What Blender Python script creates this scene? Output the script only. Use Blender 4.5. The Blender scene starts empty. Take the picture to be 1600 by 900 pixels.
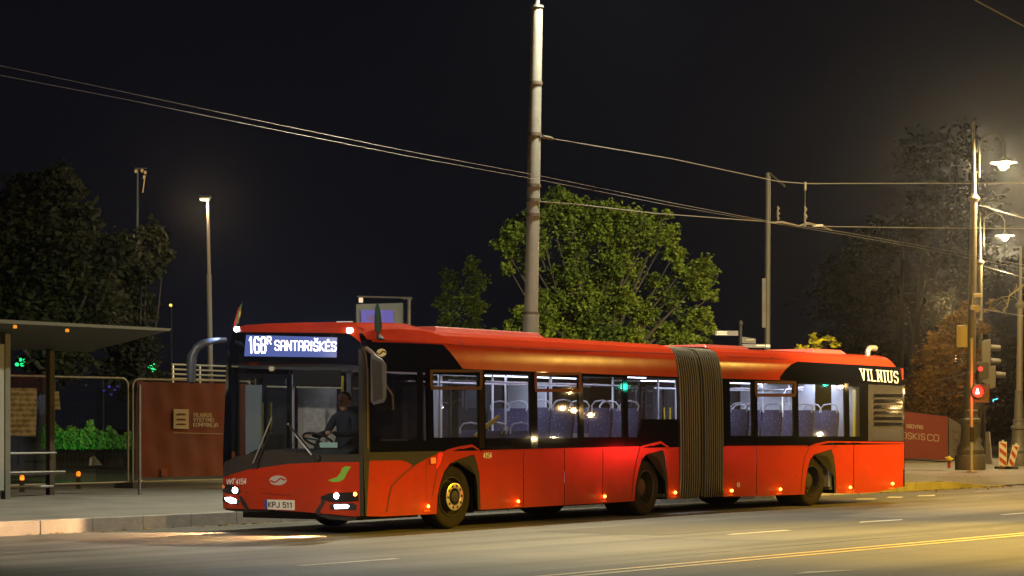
import bpy, bmesh, math, random
from mathutils import Vector, Matrix
random.seed(7)
R = math.radians
sc = bpy.context.scene
COL = sc.collection

# ------------------------------------------------------------------ camera, sky, exposure
FPX, HY, CZ = 3541.0, 665.0, 1.55          # focal length and horizon in photo pixels, eye height in metres
cd = bpy.data.cameras.new('camera'); cam = bpy.data.objects.new('camera', cd); COL.objects.link(cam)
cam.location = (0, 0, CZ); cam.rotation_euler = (R(90), 0, 0)
cd.sensor_width = 36; cd.lens = 36 * FPX / 1600
cd.shift_y = (HY - 450) / 1600
cd.clip_start = 0.5; cd.clip_end = 1500
sc.camera = cam
sc.view_settings.view_transform = 'Standard'; sc.view_settings.look = 'None'
sc.view_settings.gamma = 1; sc.view_settings.use_curve_mapping = False
sc.view_settings.exposure = 0.0
W = bpy.data.worlds.new("World"); sc.world = W; W.use_nodes = True
_wn, _wl = W.node_tree.nodes, W.node_tree.links
bg = _wn['Background']
bg.inputs[0].default_value = (0.0040, 0.0040, 0.0060, 1); bg.inputs[1].default_value = 1.0
sc.cycles.use_denoising = True
sc.cycles.max_bounces = 8; sc.cycles.transparent_max_bounces = 24
sc.cycles.caustics_reflective = False; sc.cycles.caustics_refractive = False
sc.cycles.sample_clamp_indirect = 4.0

HAZE = 0.00022
SODIUM = (1.0, 0.60, 0.16)
def lamp(name, kind, loc, power, col, radius=0.15, aim=None, size=None, blend=0.3):
    l = bpy.data.lights.new(name, kind); o = bpy.data.objects.new(name, l); COL.objects.link(o)
    l.energy = power; l.color = col; l.shadow_soft_size = radius; o.location = loc
    if aim is not None:
        o.rotation_euler = (Vector(aim) - Vector(loc)).to_track_quat('-Z', 'Y').to_euler()
    if size: l.spot_size = R(size); l.spot_blend = blend
    return o
# lights just outside the picture: street lamps, and fill spots marked as added
lamp('street_and_fill_light', 'SPOT', (22.9, 48.7, 7.9), 3300, (1, .60, .10), .20, (4, 38, .5), 100, .6)      # across the junction
lamp('street_and_fill_light', 'SPOT', (15, 12, 10), 9500, (1, .62, .14), .22, (3.0, 38, 1.4), 44, .5)     # added fill spot, evens out the light on the bus side
lamp('street_and_fill_light', 'SPOT', (1.75, 41.6, 11.8), 19000, (1.0, .96, .72), .25, (1.2, 40.0, 0), 124, .7)   # on the tall pole
lamp('street_and_fill_light', 'SPOT', (-10, 14, 9), 9000, (1.0, .84, .66), .25, (-3.2, 32.0, 1.2), 36, .6)     # near side of the street
lamp('street_and_fill_light', 'SPOT', (18, 38, 9), 26000, (1.0, .58, .03), .25, (12.5, 50, 0), 95, .9)  # added spot to brighten the right pavement
lamp('street_and_fill_light', 'SPOT', (20, 33, 9), 56000, (1.0, .60, .01), .25, (9.3, 31.2, 0), 48, .7)  # added spot, aimed past the bus to yellow the right road
lamp('street_and_fill_light', 'SPOT', (-13, 30, 10), 12000, (1.0, .96, .74), .2, (-1.3, 60, 5), 13, .6)  # added narrow spot to brighten the slim tree
lamp('tail_light', 'SPOT', (14.4, 44.6, 1.1), 1200, (1, .015, .012), .12, (1.6, 37.8, 1.7), 17, 1.0)     # waiting car, brake lamps on
lamp('street_and_fill_light', 'SPOT', (14, 30, 11), 42000, (1.0, .96, .70), .25, (1.2, 56, 5.0), 36, .4)      # added narrow spot to brighten the green tree      # over the carriageway

# lamps of the street to the right, outside the picture: they show as reflections in the bus glass
for x, y, z, p, c, r in ((14.4, 44.6, 1.0, 110, (1, .02, .02), .10), (15.6, 45.2, 1.0, 70, (1, .02, .03), .10), (30, 53, 3.4, 12, (.05, 1, .62), .10), (52, 62, 4.2, 60, (1, .62, .22), .09), (66, 70, 3.6, 70, (1, .62, .22), .09), (60, 64, 2.4, 60, (1, .7, .35), .08), (84, 78, 4.4, 120, (1, .62, .22), .10), (95, 82, 3.0, 120, (1, .75, .4), .10), (74, 69, 1.4, 60, (1, .55, .2), .09), (44, 57, 5.0, 30, (1, .62, .22), .07), (110, 90, 5.4, 160, (1, .62, .22), .12)):
    lamp('far_street_light', 'POINT', (x, y, z), p, c, r)

# ------------------------------------------------------------------ materials
MATS = {}
def mat(name, col, rough=.6, metal=0., spec=.5, var=.0, scale=6., bump=0., emit=None, estr=0., coat=0., alpha=None, bscale=None, detail=5):
    if name in MATS: return MATS[name]
    m = bpy.data.materials.new(name); m.use_nodes = True; MATS[name] = m
    nt = m.node_tree; b = nt.nodes['Principled BSDF']
    b.inputs['Base Color'].default_value = (*col, 1); b.inputs['Roughness'].default_value = rough
    b.inputs['Metallic'].default_value = metal; b.inputs['Specular IOR Level'].default_value = spec
    if coat: b.inputs['Coat Weight'].default_value = coat; b.inputs['Coat Roughness'].default_value = .06
    if emit: b.inputs['Emission Color'].default_value = (*emit, 1); b.inputs['Emission Strength'].default_value = estr
    if var or bump:
        tc = nt.nodes.new('ShaderNodeTexCoord')
        n = nt.nodes.new('ShaderNodeTexNoise'); n.inputs['Scale'].default_value = scale; n.inputs['Detail'].default_value = detail
        n.inputs['Roughness'].default_value = .62
        nt.links.new(tc.outputs['Object'], n.inputs['Vector'])
        if var:
            cr = nt.nodes.new('ShaderNodeMapRange'); cr.inputs[1].default_value = .3; cr.inputs[2].default_value = .7
            cr.inputs[3].default_value = 1 - var; cr.inputs[4].default_value = 1 + var
            nt.links.new(n.outputs['Fac'], cr.inputs[0])
            mx = nt.nodes.new('ShaderNodeVectorMath'); mx.operation = 'SCALE'; mx.inputs[0].default_value = col
            nt.links.new(cr.outputs[0], mx.inputs['Scale']); nt.links.new(mx.outputs[0], b.inputs['Base Color'])
            rr = nt.nodes.new('ShaderNodeMapRange'); rr.inputs[3].default_value = rough * .75; rr.inputs[4].default_value = min(1, rough * 1.25)
            nt.links.new(n.outputs['Fac'], rr.inputs[0]); nt.links.new(rr.outputs[0], b.inputs['Roughness'])
        if bump:
            n2 = n
            if bscale:
                n2 = nt.nodes.new('ShaderNodeTexNoise'); n2.inputs['Scale'].default_value = bscale; n2.inputs['Detail'].default_value = 4
                nt.links.new(tc.outputs['Object'], n2.inputs['Vector'])
            bp = nt.nodes.new('ShaderNodeBump'); bp.inputs['Strength'].default_value = bump; bp.inputs['Distance'].default_value = .02
            nt.links.new(n2.outputs['Fac'], bp.inputs['Height']); nt.links.new(bp.outputs[0], b.inputs['Normal'])
    return m

def glass(name, tint=(.8, .85, .88), refl=1.0, haze=0.0):
    if name in MATS: return MATS[name]
    m = bpy.data.materials.new(name); m.use_nodes = True; MATS[name] = m
    nt = m.node_tree; nt.nodes.clear()
    out = nt.nodes.new('ShaderNodeOutputMaterial'); mix = nt.nodes.new('ShaderNodeMixShader')
    tr = nt.nodes.new('ShaderNodeBsdfTransparent'); tr.inputs[0].default_value = (*tint, 1)
    gl = nt.nodes.new('ShaderNodeBsdfGlossy'); gl.inputs['Roughness'].default_value = .02; gl.inputs[0].default_value = (.95, .95, .95, 1)
    lw = nt.nodes.new('ShaderNodeLayerWeight'); lw.inputs[0].default_value = .5
    pw = nt.nodes.new('ShaderNodeMath'); pw.operation = 'POWER'; pw.inputs[1].default_value = 4.0; nt.links.new(lw.outputs['Facing'], pw.inputs[0])
    fr = nt.nodes.new('ShaderNodeMath'); fr.operation = 'MULTIPLY_ADD'; fr.inputs[1].default_value = .9; fr.inputs[2].default_value = .035; nt.links.new(pw.outputs[0], fr.inputs[0])
    ml = nt.nodes.new('ShaderNodeMath'); ml.operation = 'MULTIPLY'; ml.inputs[1].default_value = refl
    nt.links.new(fr.outputs[0], ml.inputs[0]); nt.links.new(ml.outputs[0], mix.inputs[0])
    nt.links.new(tr.outputs[0], mix.inputs[1]); nt.links.new(gl.outputs[0], mix.inputs[2])
    last = mix
    if haze:
        df = nt.nodes.new('ShaderNodeBsdfDiffuse'); df.inputs[0].default_value = (.5, .5, .5, 1)
        m2 = nt.nodes.new('ShaderNodeMixShader'); m2.inputs[0].default_value = haze
        nt.links.new(mix.outputs[0], m2.inputs[1]); nt.links.new(df.outputs[0], m2.inputs[2]); last = m2
    nt.links.new(last.outputs[0], out.inputs[0])
    return m

def emis(name, col, s):
    return mat(name, (.02, .02, .02), .4, emit=col, estr=s)

def leaf_mat(name, c1, c2, trans=.35):
    if name in MATS: return MATS[name]
    m = bpy.data.materials.new(name); m.use_nodes = True; MATS[name] = m
    nt = m.node_tree; nt.nodes.clear()
    out = nt.nodes.new('ShaderNodeOutputMaterial'); g = nt.nodes.new('ShaderNodeNewGeometry')
    cr = nt.nodes.new('ShaderNodeValToRGB'); cr.color_ramp.elements[0].color = (*c1, 1); cr.color_ramp.elements[1].color = (*c2, 1)
    n = nt.nodes.new('ShaderNodeTexNoise'); n.inputs['Scale'].default_value = .9; n.inputs['Detail'].default_value = 3; nt.links.new(g.outputs['Position'], n.inputs['Vector'])
    ad = nt.nodes.new('ShaderNodeMath'); ad.operation = 'MULTIPLY_ADD'; ad.inputs[1].default_value = 2.2; ad.inputs[2].default_value = -.85; nt.links.new(n.outputs['Fac'], ad.inputs[0])
    a2 = nt.nodes.new('ShaderNodeMath'); a2.operation = 'MULTIPLY_ADD'; a2.inputs[1].default_value = .5; nt.links.new(g.outputs['Random Per Island'], a2.inputs[0]); nt.links.new(ad.outputs[0], a2.inputs[2])
    nt.links.new(a2.outputs[0], cr.inputs[0])
    b = nt.nodes.new('ShaderNodeBsdfPrincipled'); b.inputs['Roughness'].default_value = .7; b.inputs['Specular IOR Level'].default_value = .2
    t = nt.nodes.new('ShaderNodeBsdfTranslucent'); mx = nt.nodes.new('ShaderNodeMixShader'); mx.inputs[0].default_value = trans
    nt.links.new(cr.outputs[0], b.inputs['Base Color']); nt.links.new(cr.outputs[0], t.inputs[0])
    nt.links.new(b.outputs[0], mx.inputs[1]); nt.links.new(t.outputs[0], mx.inputs[2]); nt.links.new(mx.outputs[0], out.inputs[0])
    return m

# ------------------------------------------------------------------ mesh helpers
class MB:
    def __init__(s): s.v = []; s.f = []
    def pt(s, p): s.v.append(Vector(p)); return len(s.v) - 1
    def poly(s, pts): s.f.append([s.pt(p) for p in pts])
    def hexa(s, p):               # p: 8 corners, bottom ring then top ring
        i = len(s.v); s.v += [Vector(q) for q in p]
        s.f += [[i+3, i+2, i+1, i], [i+4, i+5, i+6, i+7], [i, i+1, i+5, i+4], [i+1, i+2, i+6, i+5], [i+2, i+3, i+7, i+6], [i+3, i, i+4, i+7]]
    def box(s, lo, hi, fr=None):
        (x0, y0, z0), (x1, y1, z1) = lo, hi
        p = [(x0, y0, z0), (x1, y0, z0), (x1, y1, z0), (x0, y1, z0), (x0, y0, z1), (x1, y0, z1), (x1, y1, z1), (x0, y1, z1)]
        s.hexa([fr(*q) for q in p] if fr else p)
    def tube(s, pts, r, n=8, fr=None):
        pts = [Vector(fr(*p)) if fr else Vector(p) for p in pts]
        rs = r if isinstance(r, (list, tuple)) else [r] * len(pts)
        rings = []; up = None
        for i, p in enumerate(pts):
            d = (pts[min(i+1, len(pts)-1)] - pts[max(i-1, 0)]).normalized()
            if up is None: up = Vector((0, 0, 1)) if abs(d.z) < .9 else Vector((1, 0, 0))
            a = d.cross(up).normalized(); b = a.cross(d).normalized(); up = b
            rings.append([s.pt(p + (a * math.cos(k * 2 * math.pi / n) + b * math.sin(k * 2 * math.pi / n)) * rs[i]) for k in range(n)])
        for q, w in zip(rings, rings[1:]):
            for k in range(n): s.f.append([q[k], q[(k+1) % n], w[(k+1) % n], w[k]])
        s.f.append(rings[0][::-1]); s.f.append(rings[-1])
    def lathe(s, prof, o, ax, n=24, caps=True):   # prof: (radius, distance along the axis)
        o = Vector(o); ax = Vector(ax).normalized()
        a = ax.orthogonal().normalized(); b = ax.cross(a); rings = []
        for r, h in prof:
            rings.append([s.pt(o + ax * h + (a * math.cos(k * 2 * math.pi / n) + b * math.sin(k * 2 * math.pi / n)) * max(r, .0005)) for k in range(n)])
        for q, w in zip(rings, rings[1:]):
            for k in range(n): s.f.append([q[k], q[(k+1) % n], w[(k+1) % n], w[k]])
        if caps: s.f.append(rings[0][::-1]); s.f.append(rings[-1])
    def prism(s, poly, h0, h1, fr):    # 2D outline, extruded; fr(a, b, h) -> point
        i = len(s.v); n = len(poly)
        s.v += [Vector(fr(a, b, h0)) for a, b in poly] + [Vector(fr(a, b, h1)) for a, b in poly]
        s.f += [list(range(i, i+n))[::-1], list(range(i+n, i+2*n))] + [[i+k, i+(k+1) % n, i+n+(k+1) % n, i+n+k] for k in range(n)]
    def grid(s, rows):                 # rows of points -> quads
        ids = [[s.pt(p) for p in r] for r in rows]
        for q, w in zip(ids, ids[1:]):
            for k in range(len(q) - 1): s.f.append([q[k], q[k+1], w[k+1], w[k]])
    def add(s, o):
        i = len(s.v); s.v += o.v; s.f += [[k + i for k in f] for f in o.f]

WM = {}
def link(name, me, parent=None, loc=None):
    o = bpy.data.objects.new(name, me); COL.objects.link(o)
    if parent: o.parent = parent
    return o
def obj(name, mb, m, parent=None, smooth=None, recalc=True, bevel=0.):
    vs = mb.v
    if parent is not None:
        pm = WM[parent]; inv = pm.inverted(); org = None
        vs = [inv @ v for v in vs]
    else:
        xs = [v.x for v in vs]; ys = [v.y for v in vs]; zs = [v.z for v in vs]
        org = Vector(((min(xs)+max(xs))/2, (min(ys)+max(ys))/2, min(zs)))
        vs = [v - org for v in vs]
    me = bpy.data.meshes.new(name); me.from_pydata([tuple(v) for v in vs], [], mb.f)
    if recalc or bevel:
        bm = bmesh.new(); bm.from_mesh(me)
        if recalc: bmesh.ops.recalc_face_normals(bm, faces=bm.faces)
        if bevel:
            bmesh.ops.remove_doubles(bm, verts=bm.verts, dist=1e-5)
            es = [e for e in bm.edges if len(e.link_faces) == 2 and e.calc_face_angle(0) > .6]
            bmesh.ops.bevel(bm, geom=es, offset=bevel, segments=2, affect='EDGES', profile=.5)
        bm.to_mesh(me); bm.free()
    me.materials.append(m)
    if smooth:
        me.polygons.foreach_set('use_smooth', [True] * len(me.polygons)); me.set_sharp_from_angle(angle=R(smooth))
    me.update()
    o = link(name, me, parent)
    if parent is not None: WM[o] = WM[parent]
    else: o.location = org; WM[o] = Matrix.Translation(org)
    return o
def tag(o, label=None, cat=None, group=None, kind=None):
    if label: o['label'] = label
    if cat: o['category'] = cat
    if group: o['group'] = group
    if kind: o['kind'] = kind
    return o
def thing(name, loc, label, cat, group=None, rz=0.):
    o = bpy.data.objects.new(name, None); COL.objects.link(o); o.empty_display_size = .3
    o.location = loc; o.rotation_euler = (0, 0, rz)
    WM[o] = Matrix.Translation(Vector(loc)) @ Matrix.Rotation(rz, 4, 'Z')
    return tag(o, label, cat, group)

def px(u, y, Y):                       # photo pixel at depth Y
    return Vector(((u - 800) / FPX * Y, Y, CZ - (y - HY) / FPX * Y))
def gpx(u, y, z=0.):                   # photo pixel on the level z
    Y = (CZ - z) * FPX / (y - HY); return px(u, y, Y)

def plane_map(p0, d):                  # vertical plane through p0 along d; returns mapper (u, y, off) with off towards the camera
    p0 = Vector((p0[0], p0[1])); d = Vector((d[0], d[1])).normalized(); n = Vector((d.y, -d.x))
    if n.y > 0: n = -n
    def m(u, y, off=0.):
        k = (u - 800) / FPX; q = p0 + n * off
        Y = (n.x * q.x + n.y * q.y) / (n.x * k + n.y)
        return Vector((k * Y, Y, CZ - (y - HY) / FPX * Y))
    return m

def patch(poly, mp, off=.0, thick=.02, cell=0, out=None):
    """solid plate whose outline is given in photo pixels, laid on a surface of the scene"""
    mb = out or MB(); bm = bmesh.new()
    f = bm.faces.new([bm.verts.new((a, b, 0)) for a, b in poly])
    if len(poly) > 4: bmesh.ops.triangulate(bm, faces=[f])
    if cell:
        for ax in (0, 1):
            lo = min(p[ax] for p in poly); hi = max(p[ax] for p in poly); k = lo + cell
            while k < hi:
                co = (k, 0, 0) if ax == 0 else (0, k, 0); no = (1, 0, 0) if ax == 0 else (0, 1, 0)
                bmesh.ops.bisect_plane(bm, geom=bm.verts[:] + bm.edges[:] + bm.faces[:], plane_co=co, plane_no=no, dist=1e-4); k += cell
    bm.verts.index_update(); n = len(bm.verts); i = len(mb.v)
    for v in bm.verts: mb.v.append(Vector(mp(v.co.x, v.co.y, off)))
    for v in bm.verts: mb.v.append(Vector(mp(v.co.x, v.co.y, off - thick)))
    for f in bm.faces:
        ids = [v.index for v in f.verts]
        mb.f.append([i + k for k in ids]); mb.f.append([i + n + k for k in ids[::-1]])
    for e in bm.edges:
        if len(e.link_faces) == 1:
            a, b = e.verts[0].index, e.verts[1].index; mb.f.append([i+a, i+b, i+n+b, i+n+a])
    bm.free(); return mb

def text_poly(s, bold=.0, sx=1.):
    c = bpy.data.curves.new('t', 'FONT'); c.body = s; c.offset = bold; c.resolution_u = 3; c.size = 1
    o = bpy.data.objects.new('t', c); COL.objects.link(o)
    dg = bpy.context.evaluated_depsgraph_get(); dg.update()
    me = bpy.data.meshes.new_from_object(o.evaluated_get(dg))
    vs = [v.co.copy() for v in me.vertices]; fs = [list(p.vertices) for p in me.polygons]
    bpy.data.objects.remove(o); bpy.data.curves.remove(c); bpy.data.meshes.remove(me)
    return vs, fs
def text_px(s, quad, mp, off=.006, bold=.0, out=None):
    """lettering fitted into a photo-pixel quad (tl, tr, br, bl) on a surface"""
    mb = out or MB(); vs, fs = text_poly(s, bold)
    x0 = min(v.x for v in vs); x1 = max(v.x for v in vs); y0 = min(v.y for v in vs); y1 = max(v.y for v in vs)
    tl, tr, br, bl = [Vector(q) for q in quad]; i = len(mb.v)
    for v in vs:
        a = (v.x - x0) / (x1 - x0); b = (v.y - y0) / (y1 - y0)
        p = (bl * (1 - a) + br * a) * (1 - b) + (tl * (1 - a) + tr * a) * b
        mb.v.append(Vector(mp(p.x, p.y, off)))
    mb.f += [[k + i for k in f] for f in fs]
    return mb

GLY = {  # condensed block letters drawn as strokes on a unit box, y up
 'A': [[(0,0),(0,.82),(.2,1),(.8,1),(1,.82),(1,0)],[(0,.42),(1,.42)]], 'V': [[(0,1),(.5,0),(1,1)]], 'I': [[(.5,0),(.5,1)]], 'L': [[(0,1),(0,0),(1,0)]],
 'N': [[(0,0),(0,1),(1,0),(1,1)]], 'U': [[(0,1),(0,.15),(.2,0),(.8,0),(1,.15),(1,1)]], 'S': [[(1,.82),(.8,1),(.2,1),(0,.82),(0,.66),(.15,.54),(.85,.46),(1,.34),(1,.18),(.8,0),(.2,0),(0,.18)]],
 'T': [[(0,1),(1,1)],[(.5,1),(.5,0)]], 'R': [[(0,0),(0,1),(.8,1),(1,.86),(1,.62),(.8,.48),(0,.48)],[(.5,.48),(1,0)]], 'K': [[(0,0),(0,1)],[(1,1),(.12,.5),(1,0)]],
 'E': [[(1,1),(0,1),(0,0),(1,0)],[(0,.52),(.8,.52)]], 'P': [[(0,0),(0,1),(.8,1),(1,.86),(1,.6),(.8,.46),(0,.46)]], 'J': [[(1,1),(1,.18),(.8,0),(.2,0),(0,.18)]],
 '1': [[(.15,.82),(.55,1),(.55,0)]], '4': [[(.7,0),(.7,1),(0,.3),(1,.3)]], '5': [[(.95,1),(.05,1),(.05,.58),(.75,.58),(1,.44),(1,.16),(.8,0),(.2,0),(0,.16)]],
 '6': [[(1,.84),(.8,1),(.2,1),(0,.84),(0,.16),(.2,0),(.8,0),(1,.16),(1,.44),(.8,.56),(0,.56)]], '8': [[(.2,.53),(0,.66),(0,.86),(.2,1),(.8,1),(1,.86),(1,.66),(.8,.53),(.2,.53),(0,.40),(0,.14),(.2,0),(.8,0),(1,.14),(1,.40),(.8,.53)]],
 'O': [[(.2,0),(0,.16),(0,.84),(.2,1),(.8,1),(1,.84),(1,.16),(.8,0),(.2,0)]], 'C': [[(1,.82),(.8,1),(.2,1),(0,.82),(0,.18),(.2,0),(.8,0),(1,.18)]], 'G': [[(1,.82),(.8,1),(.2,1),(0,.82),(0,.18),(.2,0),(.8,0),(1,.18),(1,.48),(.55,.48)]],
 'D': [[(0,0),(0,1),(.75,1),(1,.82),(1,.18),(.75,0),(0,0)]], 'M': [[(0,0),(0,1),(.5,.35),(1,1),(1,0)]], 'Y': [[(0,1),(.5,.5),(1,1)],[(.5,.5),(.5,0)]], ' ': []}
ADV = {'I': .35, ' ': .45, '1': .7, 'M': 1.2}
def strokes_px(s, quad, mp, off, wpx, gap=.34, slab=0., mb=None):
    """block lettering in a photo-pixel quad (tl, tr, br, bl); accents: caron after S, dot after E"""
    mb = mb or MB(); tl, tr, br, bl = [Vector(q) for q in quad]
    cells = []; x = 0
    for ch in s:
        acc = {'Š': 'v', 'Ė': '.'}.get(ch); ch = {'Š': 'S', 'Ė': 'E'}.get(ch, ch)
        w = ADV.get(ch, 1.); cells.append((ch, acc, x, w)); x += w + gap
    tot = x - gap; k = 0
    def P_(a, b): return (bl * (1 - a) + br * a) * (1 - b) + (tl * (1 - a) + tr * a) * b
    for ch, acc, x, w in cells:
        st = list(GLY[ch])
        if acc == 'v': st = st + [[(.15, 1.34), (.5, 1.16), (.85, 1.34)]]
        if acc == '.': st = st + [[(.38, 1.24), (.62, 1.24)]]
        if slab and ch in 'VILNU':
            ends = {'V': [(0, 1), (1, 1)], 'I': [(.5, 1), (.5, 0)], 'L': [(0, 1), (0, 0)], 'N': [(0, 0), (1, 1), (0, 1)], 'U': [(0, 1), (1, 1)]}[ch]
            st = st + [[(a - slab / w, b), (a + slab / w, b)] for a, b in ends]
        for pl in st:
            q = [P_((x + a * w) / tot, b) for a, b in pl]
            for i, (p, r) in enumerate(zip(q, q[1:])):
                d = (r - p).normalized() * wpx * .42; k += 1
                line_px([tuple(p - d), tuple(r + d)], mp, wpx, off + .00025 * (k % 9), .0001, mb)
    return mb

def ell(cx, cy, rx, ry, n=20, a0=0., a1=360.):
    return [(cx + rx * math.cos(R(a0 + (a1 - a0) * k / n)), cy + ry * math.sin(R(a0 + (a1 - a0) * k / n))) for k in range(n)]
def line_px(pts, mp, wpx, off, thick, out=None):   # thin raised strip along pixel points
    mb = out or MB()
    for (a, b), (c, d) in zip(pts, pts[1:]):
        dx, dy = c - a, d - b; L = math.hypot(dx, dy); nx, ny = -dy / L * wpx / 2, dx / L * wpx / 2
        patch([(a+nx, b+ny), (c+nx, d+ny), (c-nx, d-ny), (a-nx, b-ny)], mp, off, thick, 0, mb)
    return mb

# common materials
M_red = mat('bus_red_paint', (.43, .037, .011), .20, spec=.06, var=.07, scale=2.2)
def grime(m):          # road dirt thrown up along the skirt, with its own streaky edge
    nt = m.node_tree; b = nt.nodes['Principled BSDF']; src = b.inputs['Base Color'].links[0].from_socket; rs = b.inputs['Roughness'].links[0].from_socket
    tc = nt.nodes.new('ShaderNodeTexCoord'); sp = nt.nodes.new('ShaderNodeSeparateXYZ'); nt.links.new(tc.outputs['Object'], sp.inputs[0])
    mp = nt.nodes.new('ShaderNodeMapping'); mp.inputs['Scale'].default_value = (1.6, 1.6, 1.0); nt.links.new(tc.outputs['Object'], mp.inputs[0])
    n = nt.nodes.new('ShaderNodeTexNoise'); n.inputs['Scale'].default_value = 1.6; n.inputs['Detail'].default_value = 7; nt.links.new(mp.outputs[0], n.inputs['Vector'])
    h = nt.nodes.new('ShaderNodeMapRange'); h.inputs[1].default_value = .95; h.inputs[2].default_value = .30; h.inputs[3].default_value = -.25; h.inputs[4].default_value = .45; nt.links.new(sp.outputs['Z'], h.inputs[0])
    a = nt.nodes.new('ShaderNodeMath'); a.operation = 'ADD'; nt.links.new(h.outputs[0], a.inputs[0]); nt.links.new(n.outputs['Fac'], a.inputs[1])
    r = nt.nodes.new('ShaderNodeMapRange'); r.inputs[1].default_value = .45; r.inputs[2].default_value = 1.2; r.inputs[4].default_value = .55; nt.links.new(a.outputs[0], r.inputs[0])
    mx = nt.nodes.new('ShaderNodeMixRGB'); mx.inputs[2].default_value = (.17, .045, .020, 1); nt.links.new(r.outputs[0], mx.inputs[0]); nt.links.new(src, mx.inputs[1]); nt.links.new(mx.outputs[0], b.inputs['Base Color'])
    m2 = nt.nodes.new('ShaderNodeMath'); m2.operation = 'MULTIPLY_ADD'; m2.inputs[1].default_value = .6; nt.links.new(r.outputs[0], m2.inputs[0]); nt.links.new(rs, m2.inputs[2]); nt.links.new(m2.outputs[0], b.inputs['Roughness'])
    n2 = nt.nodes.new('ShaderNodeTexNoise'); n2.inputs['Scale'].default_value = 1.3; n2.inputs['Detail'].default_value = 2; nt.links.new(tc.outputs['Object'], n2.inputs['Vector'])
    bp = nt.nodes.new('ShaderNodeBump'); bp.inputs['Strength'].default_value = .25; bp.inputs['Distance'].default_value = .012; nt.links.new(n2.outputs['Fac'], bp.inputs['Height']); nt.links.new(bp.outputs[0], b.inputs['Normal'])
grime(M_red)
M_blk = mat('black_glass_panel', (.005, .005, .006), .035, spec=.35)
M_trim = mat('dark_grey_plastic', (.040, .037, .034), .65, spec=.08, var=.1)
M_rub = mat('black_rubber', (.008, .0075, .007), .95, spec=.03, var=.2, scale=20)
M_under = mat('underbody', (.012, .011, .010), .8)
M_steel = mat('galvanised_steel', (.38, .38, .37), .42, .75, var=.15, scale=12)
M_pole = mat('painted_steel_pole', (.36, .35, .32), .5, var=.14, scale=4, bump=.05)
M_dark = mat('dark_metal', (.028, .028, .030), .55, spec=.12)
M_white = mat('white_lettering', (.78, .74, .66), .5)
M_lgrey = mat('light_grey_plastic', (.55, .56, .60), .45, var=.04)

# ------------------------------------------------------------------ setting: road, kerb, pavement
RD = Vector((.6036, .7973, 0)); RM = Vector((-.7973, .6036, 0)); K0 = Vector((-6.1, 33.06, 0))
def rf(a, b, z=0.): return K0 + RD * a + RM * b + Vector((0, 0, z))     # along the kerb, behind the kerb, up

def asphalt():
    m = bpy.data.materials.new('asphalt'); m.use_nodes = True; nt = m.node_tree; b = nt.nodes['Principled BSDF']
    tc = nt.nodes.new('ShaderNodeTexCoord'); rot = nt.nodes.new('ShaderNodeMapping')
    rot.inputs['Rotation'].default_value = (0, 0, -math.atan2(RD.y, RD.x)); nt.links.new(tc.outputs['Object'], rot.inputs[0])
    st = nt.nodes.new('ShaderNodeMapping'); st.inputs['Scale'].default_value = (.03, .9, 1); nt.links.new(rot.outputs[0], st.inputs[0])
    n1 = nt.nodes.new('ShaderNodeTexNoise'); n1.inputs['Scale'].default_value = 1.2; n1.inputs['Detail'].default_value = 5; nt.links.new(st.outputs[0], n1.inputs['Vector'])
    n2 = nt.nodes.new('ShaderNodeTexNoise'); n2.inputs['Scale'].default_value = .45; n2.inputs['Detail'].default_value = 7; nt.links.new(tc.outputs['Object'], n2.inputs['Vector'])
    n3 = nt.nodes.new('ShaderNodeTexNoise'); n3.inputs['Scale'].default_value = 42; n3.inputs['Detail'].default_value = 3; nt.links.new(tc.outputs['Object'], n3.inputs['Vector'])
    r1 = nt.nodes.new('ShaderNodeValToRGB'); r1.color_ramp.elements[0].position = .34; r1.color_ramp.elements[1].position = .68
    r1.color_ramp.elements[0].color = (.064, .059, .047, 1); r1.color_ramp.elements[1].color = (.140, .131, .105, 1)
    nt.links.new(n1.outputs['Fac'], r1.inputs[0])
    mr = nt.nodes.new('ShaderNodeMapRange'); mr.inputs[1].default_value = .3; mr.inputs[2].default_value = .72; mr.inputs[3].default_value = .72; mr.inputs[4].default_value = 1.25
    nt.links.new(n2.outputs['Fac'], mr.inputs[0])
    m3 = nt.nodes.new('ShaderNodeMapRange'); m3.inputs[1].default_value = .3; m3.inputs[2].default_value = .7; m3.inputs[3].default_value = .62; m3.inputs[4].default_value = 1.38
    nt.links.new(n3.outputs['Fac'], m3.inputs[0])
    mu = nt.nodes.new('ShaderNodeMath'); mu.operation = 'MULTIPLY'; nt.links.new(mr.outputs[0], mu.inputs[0]); nt.links.new(m3.outputs[0], mu.inputs[1])
    sc_ = nt.nodes.new('ShaderNodeVectorMath'); sc_.operation = 'SCALE'; nt.links.new(r1.outputs[0], sc_.inputs[0]); nt.links.new(mu.outputs[0], sc_.inputs['Scale'])
    nt.links.new(sc_.outputs[0], b.inputs['Base Color'])
    ro = nt.nodes.new('ShaderNodeMapRange'); ro.inputs[3].default_value = .85; ro.inputs[4].default_value = .6; nt.links.new(n1.outputs['Fac'], ro.inputs[0])
    nt.links.new(ro.outputs[0], b.inputs['Roughness'])
    bp = nt.nodes.new('ShaderNodeBump'); bp.inputs['Strength'].default_value = .35; bp.inputs['Distance'].default_value = .01
    nt.links.new(n3.outputs['Fac'], bp.inputs['Height']); nt.links.new(bp.outputs[0], b.inputs['Normal'])
    return m
M_asph = asphalt()
mb = MB(); mb.poly([(-500, -60, 0), (500, -60, 0), (500, 900, 0), (-500, 900, 0)])
tag(obj('road', mb, M_asph), kind='structure')
M_pave = mat('pavement_concrete', (.19, .178, .15), .8, var=.3, scale=.9, bump=.25, bscale=30, detail=8)
M_kerb = mat('granite_kerb', (.30, .28, .25), .75, var=.25, scale=2.5, bump=.25, bscale=25)
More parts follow.
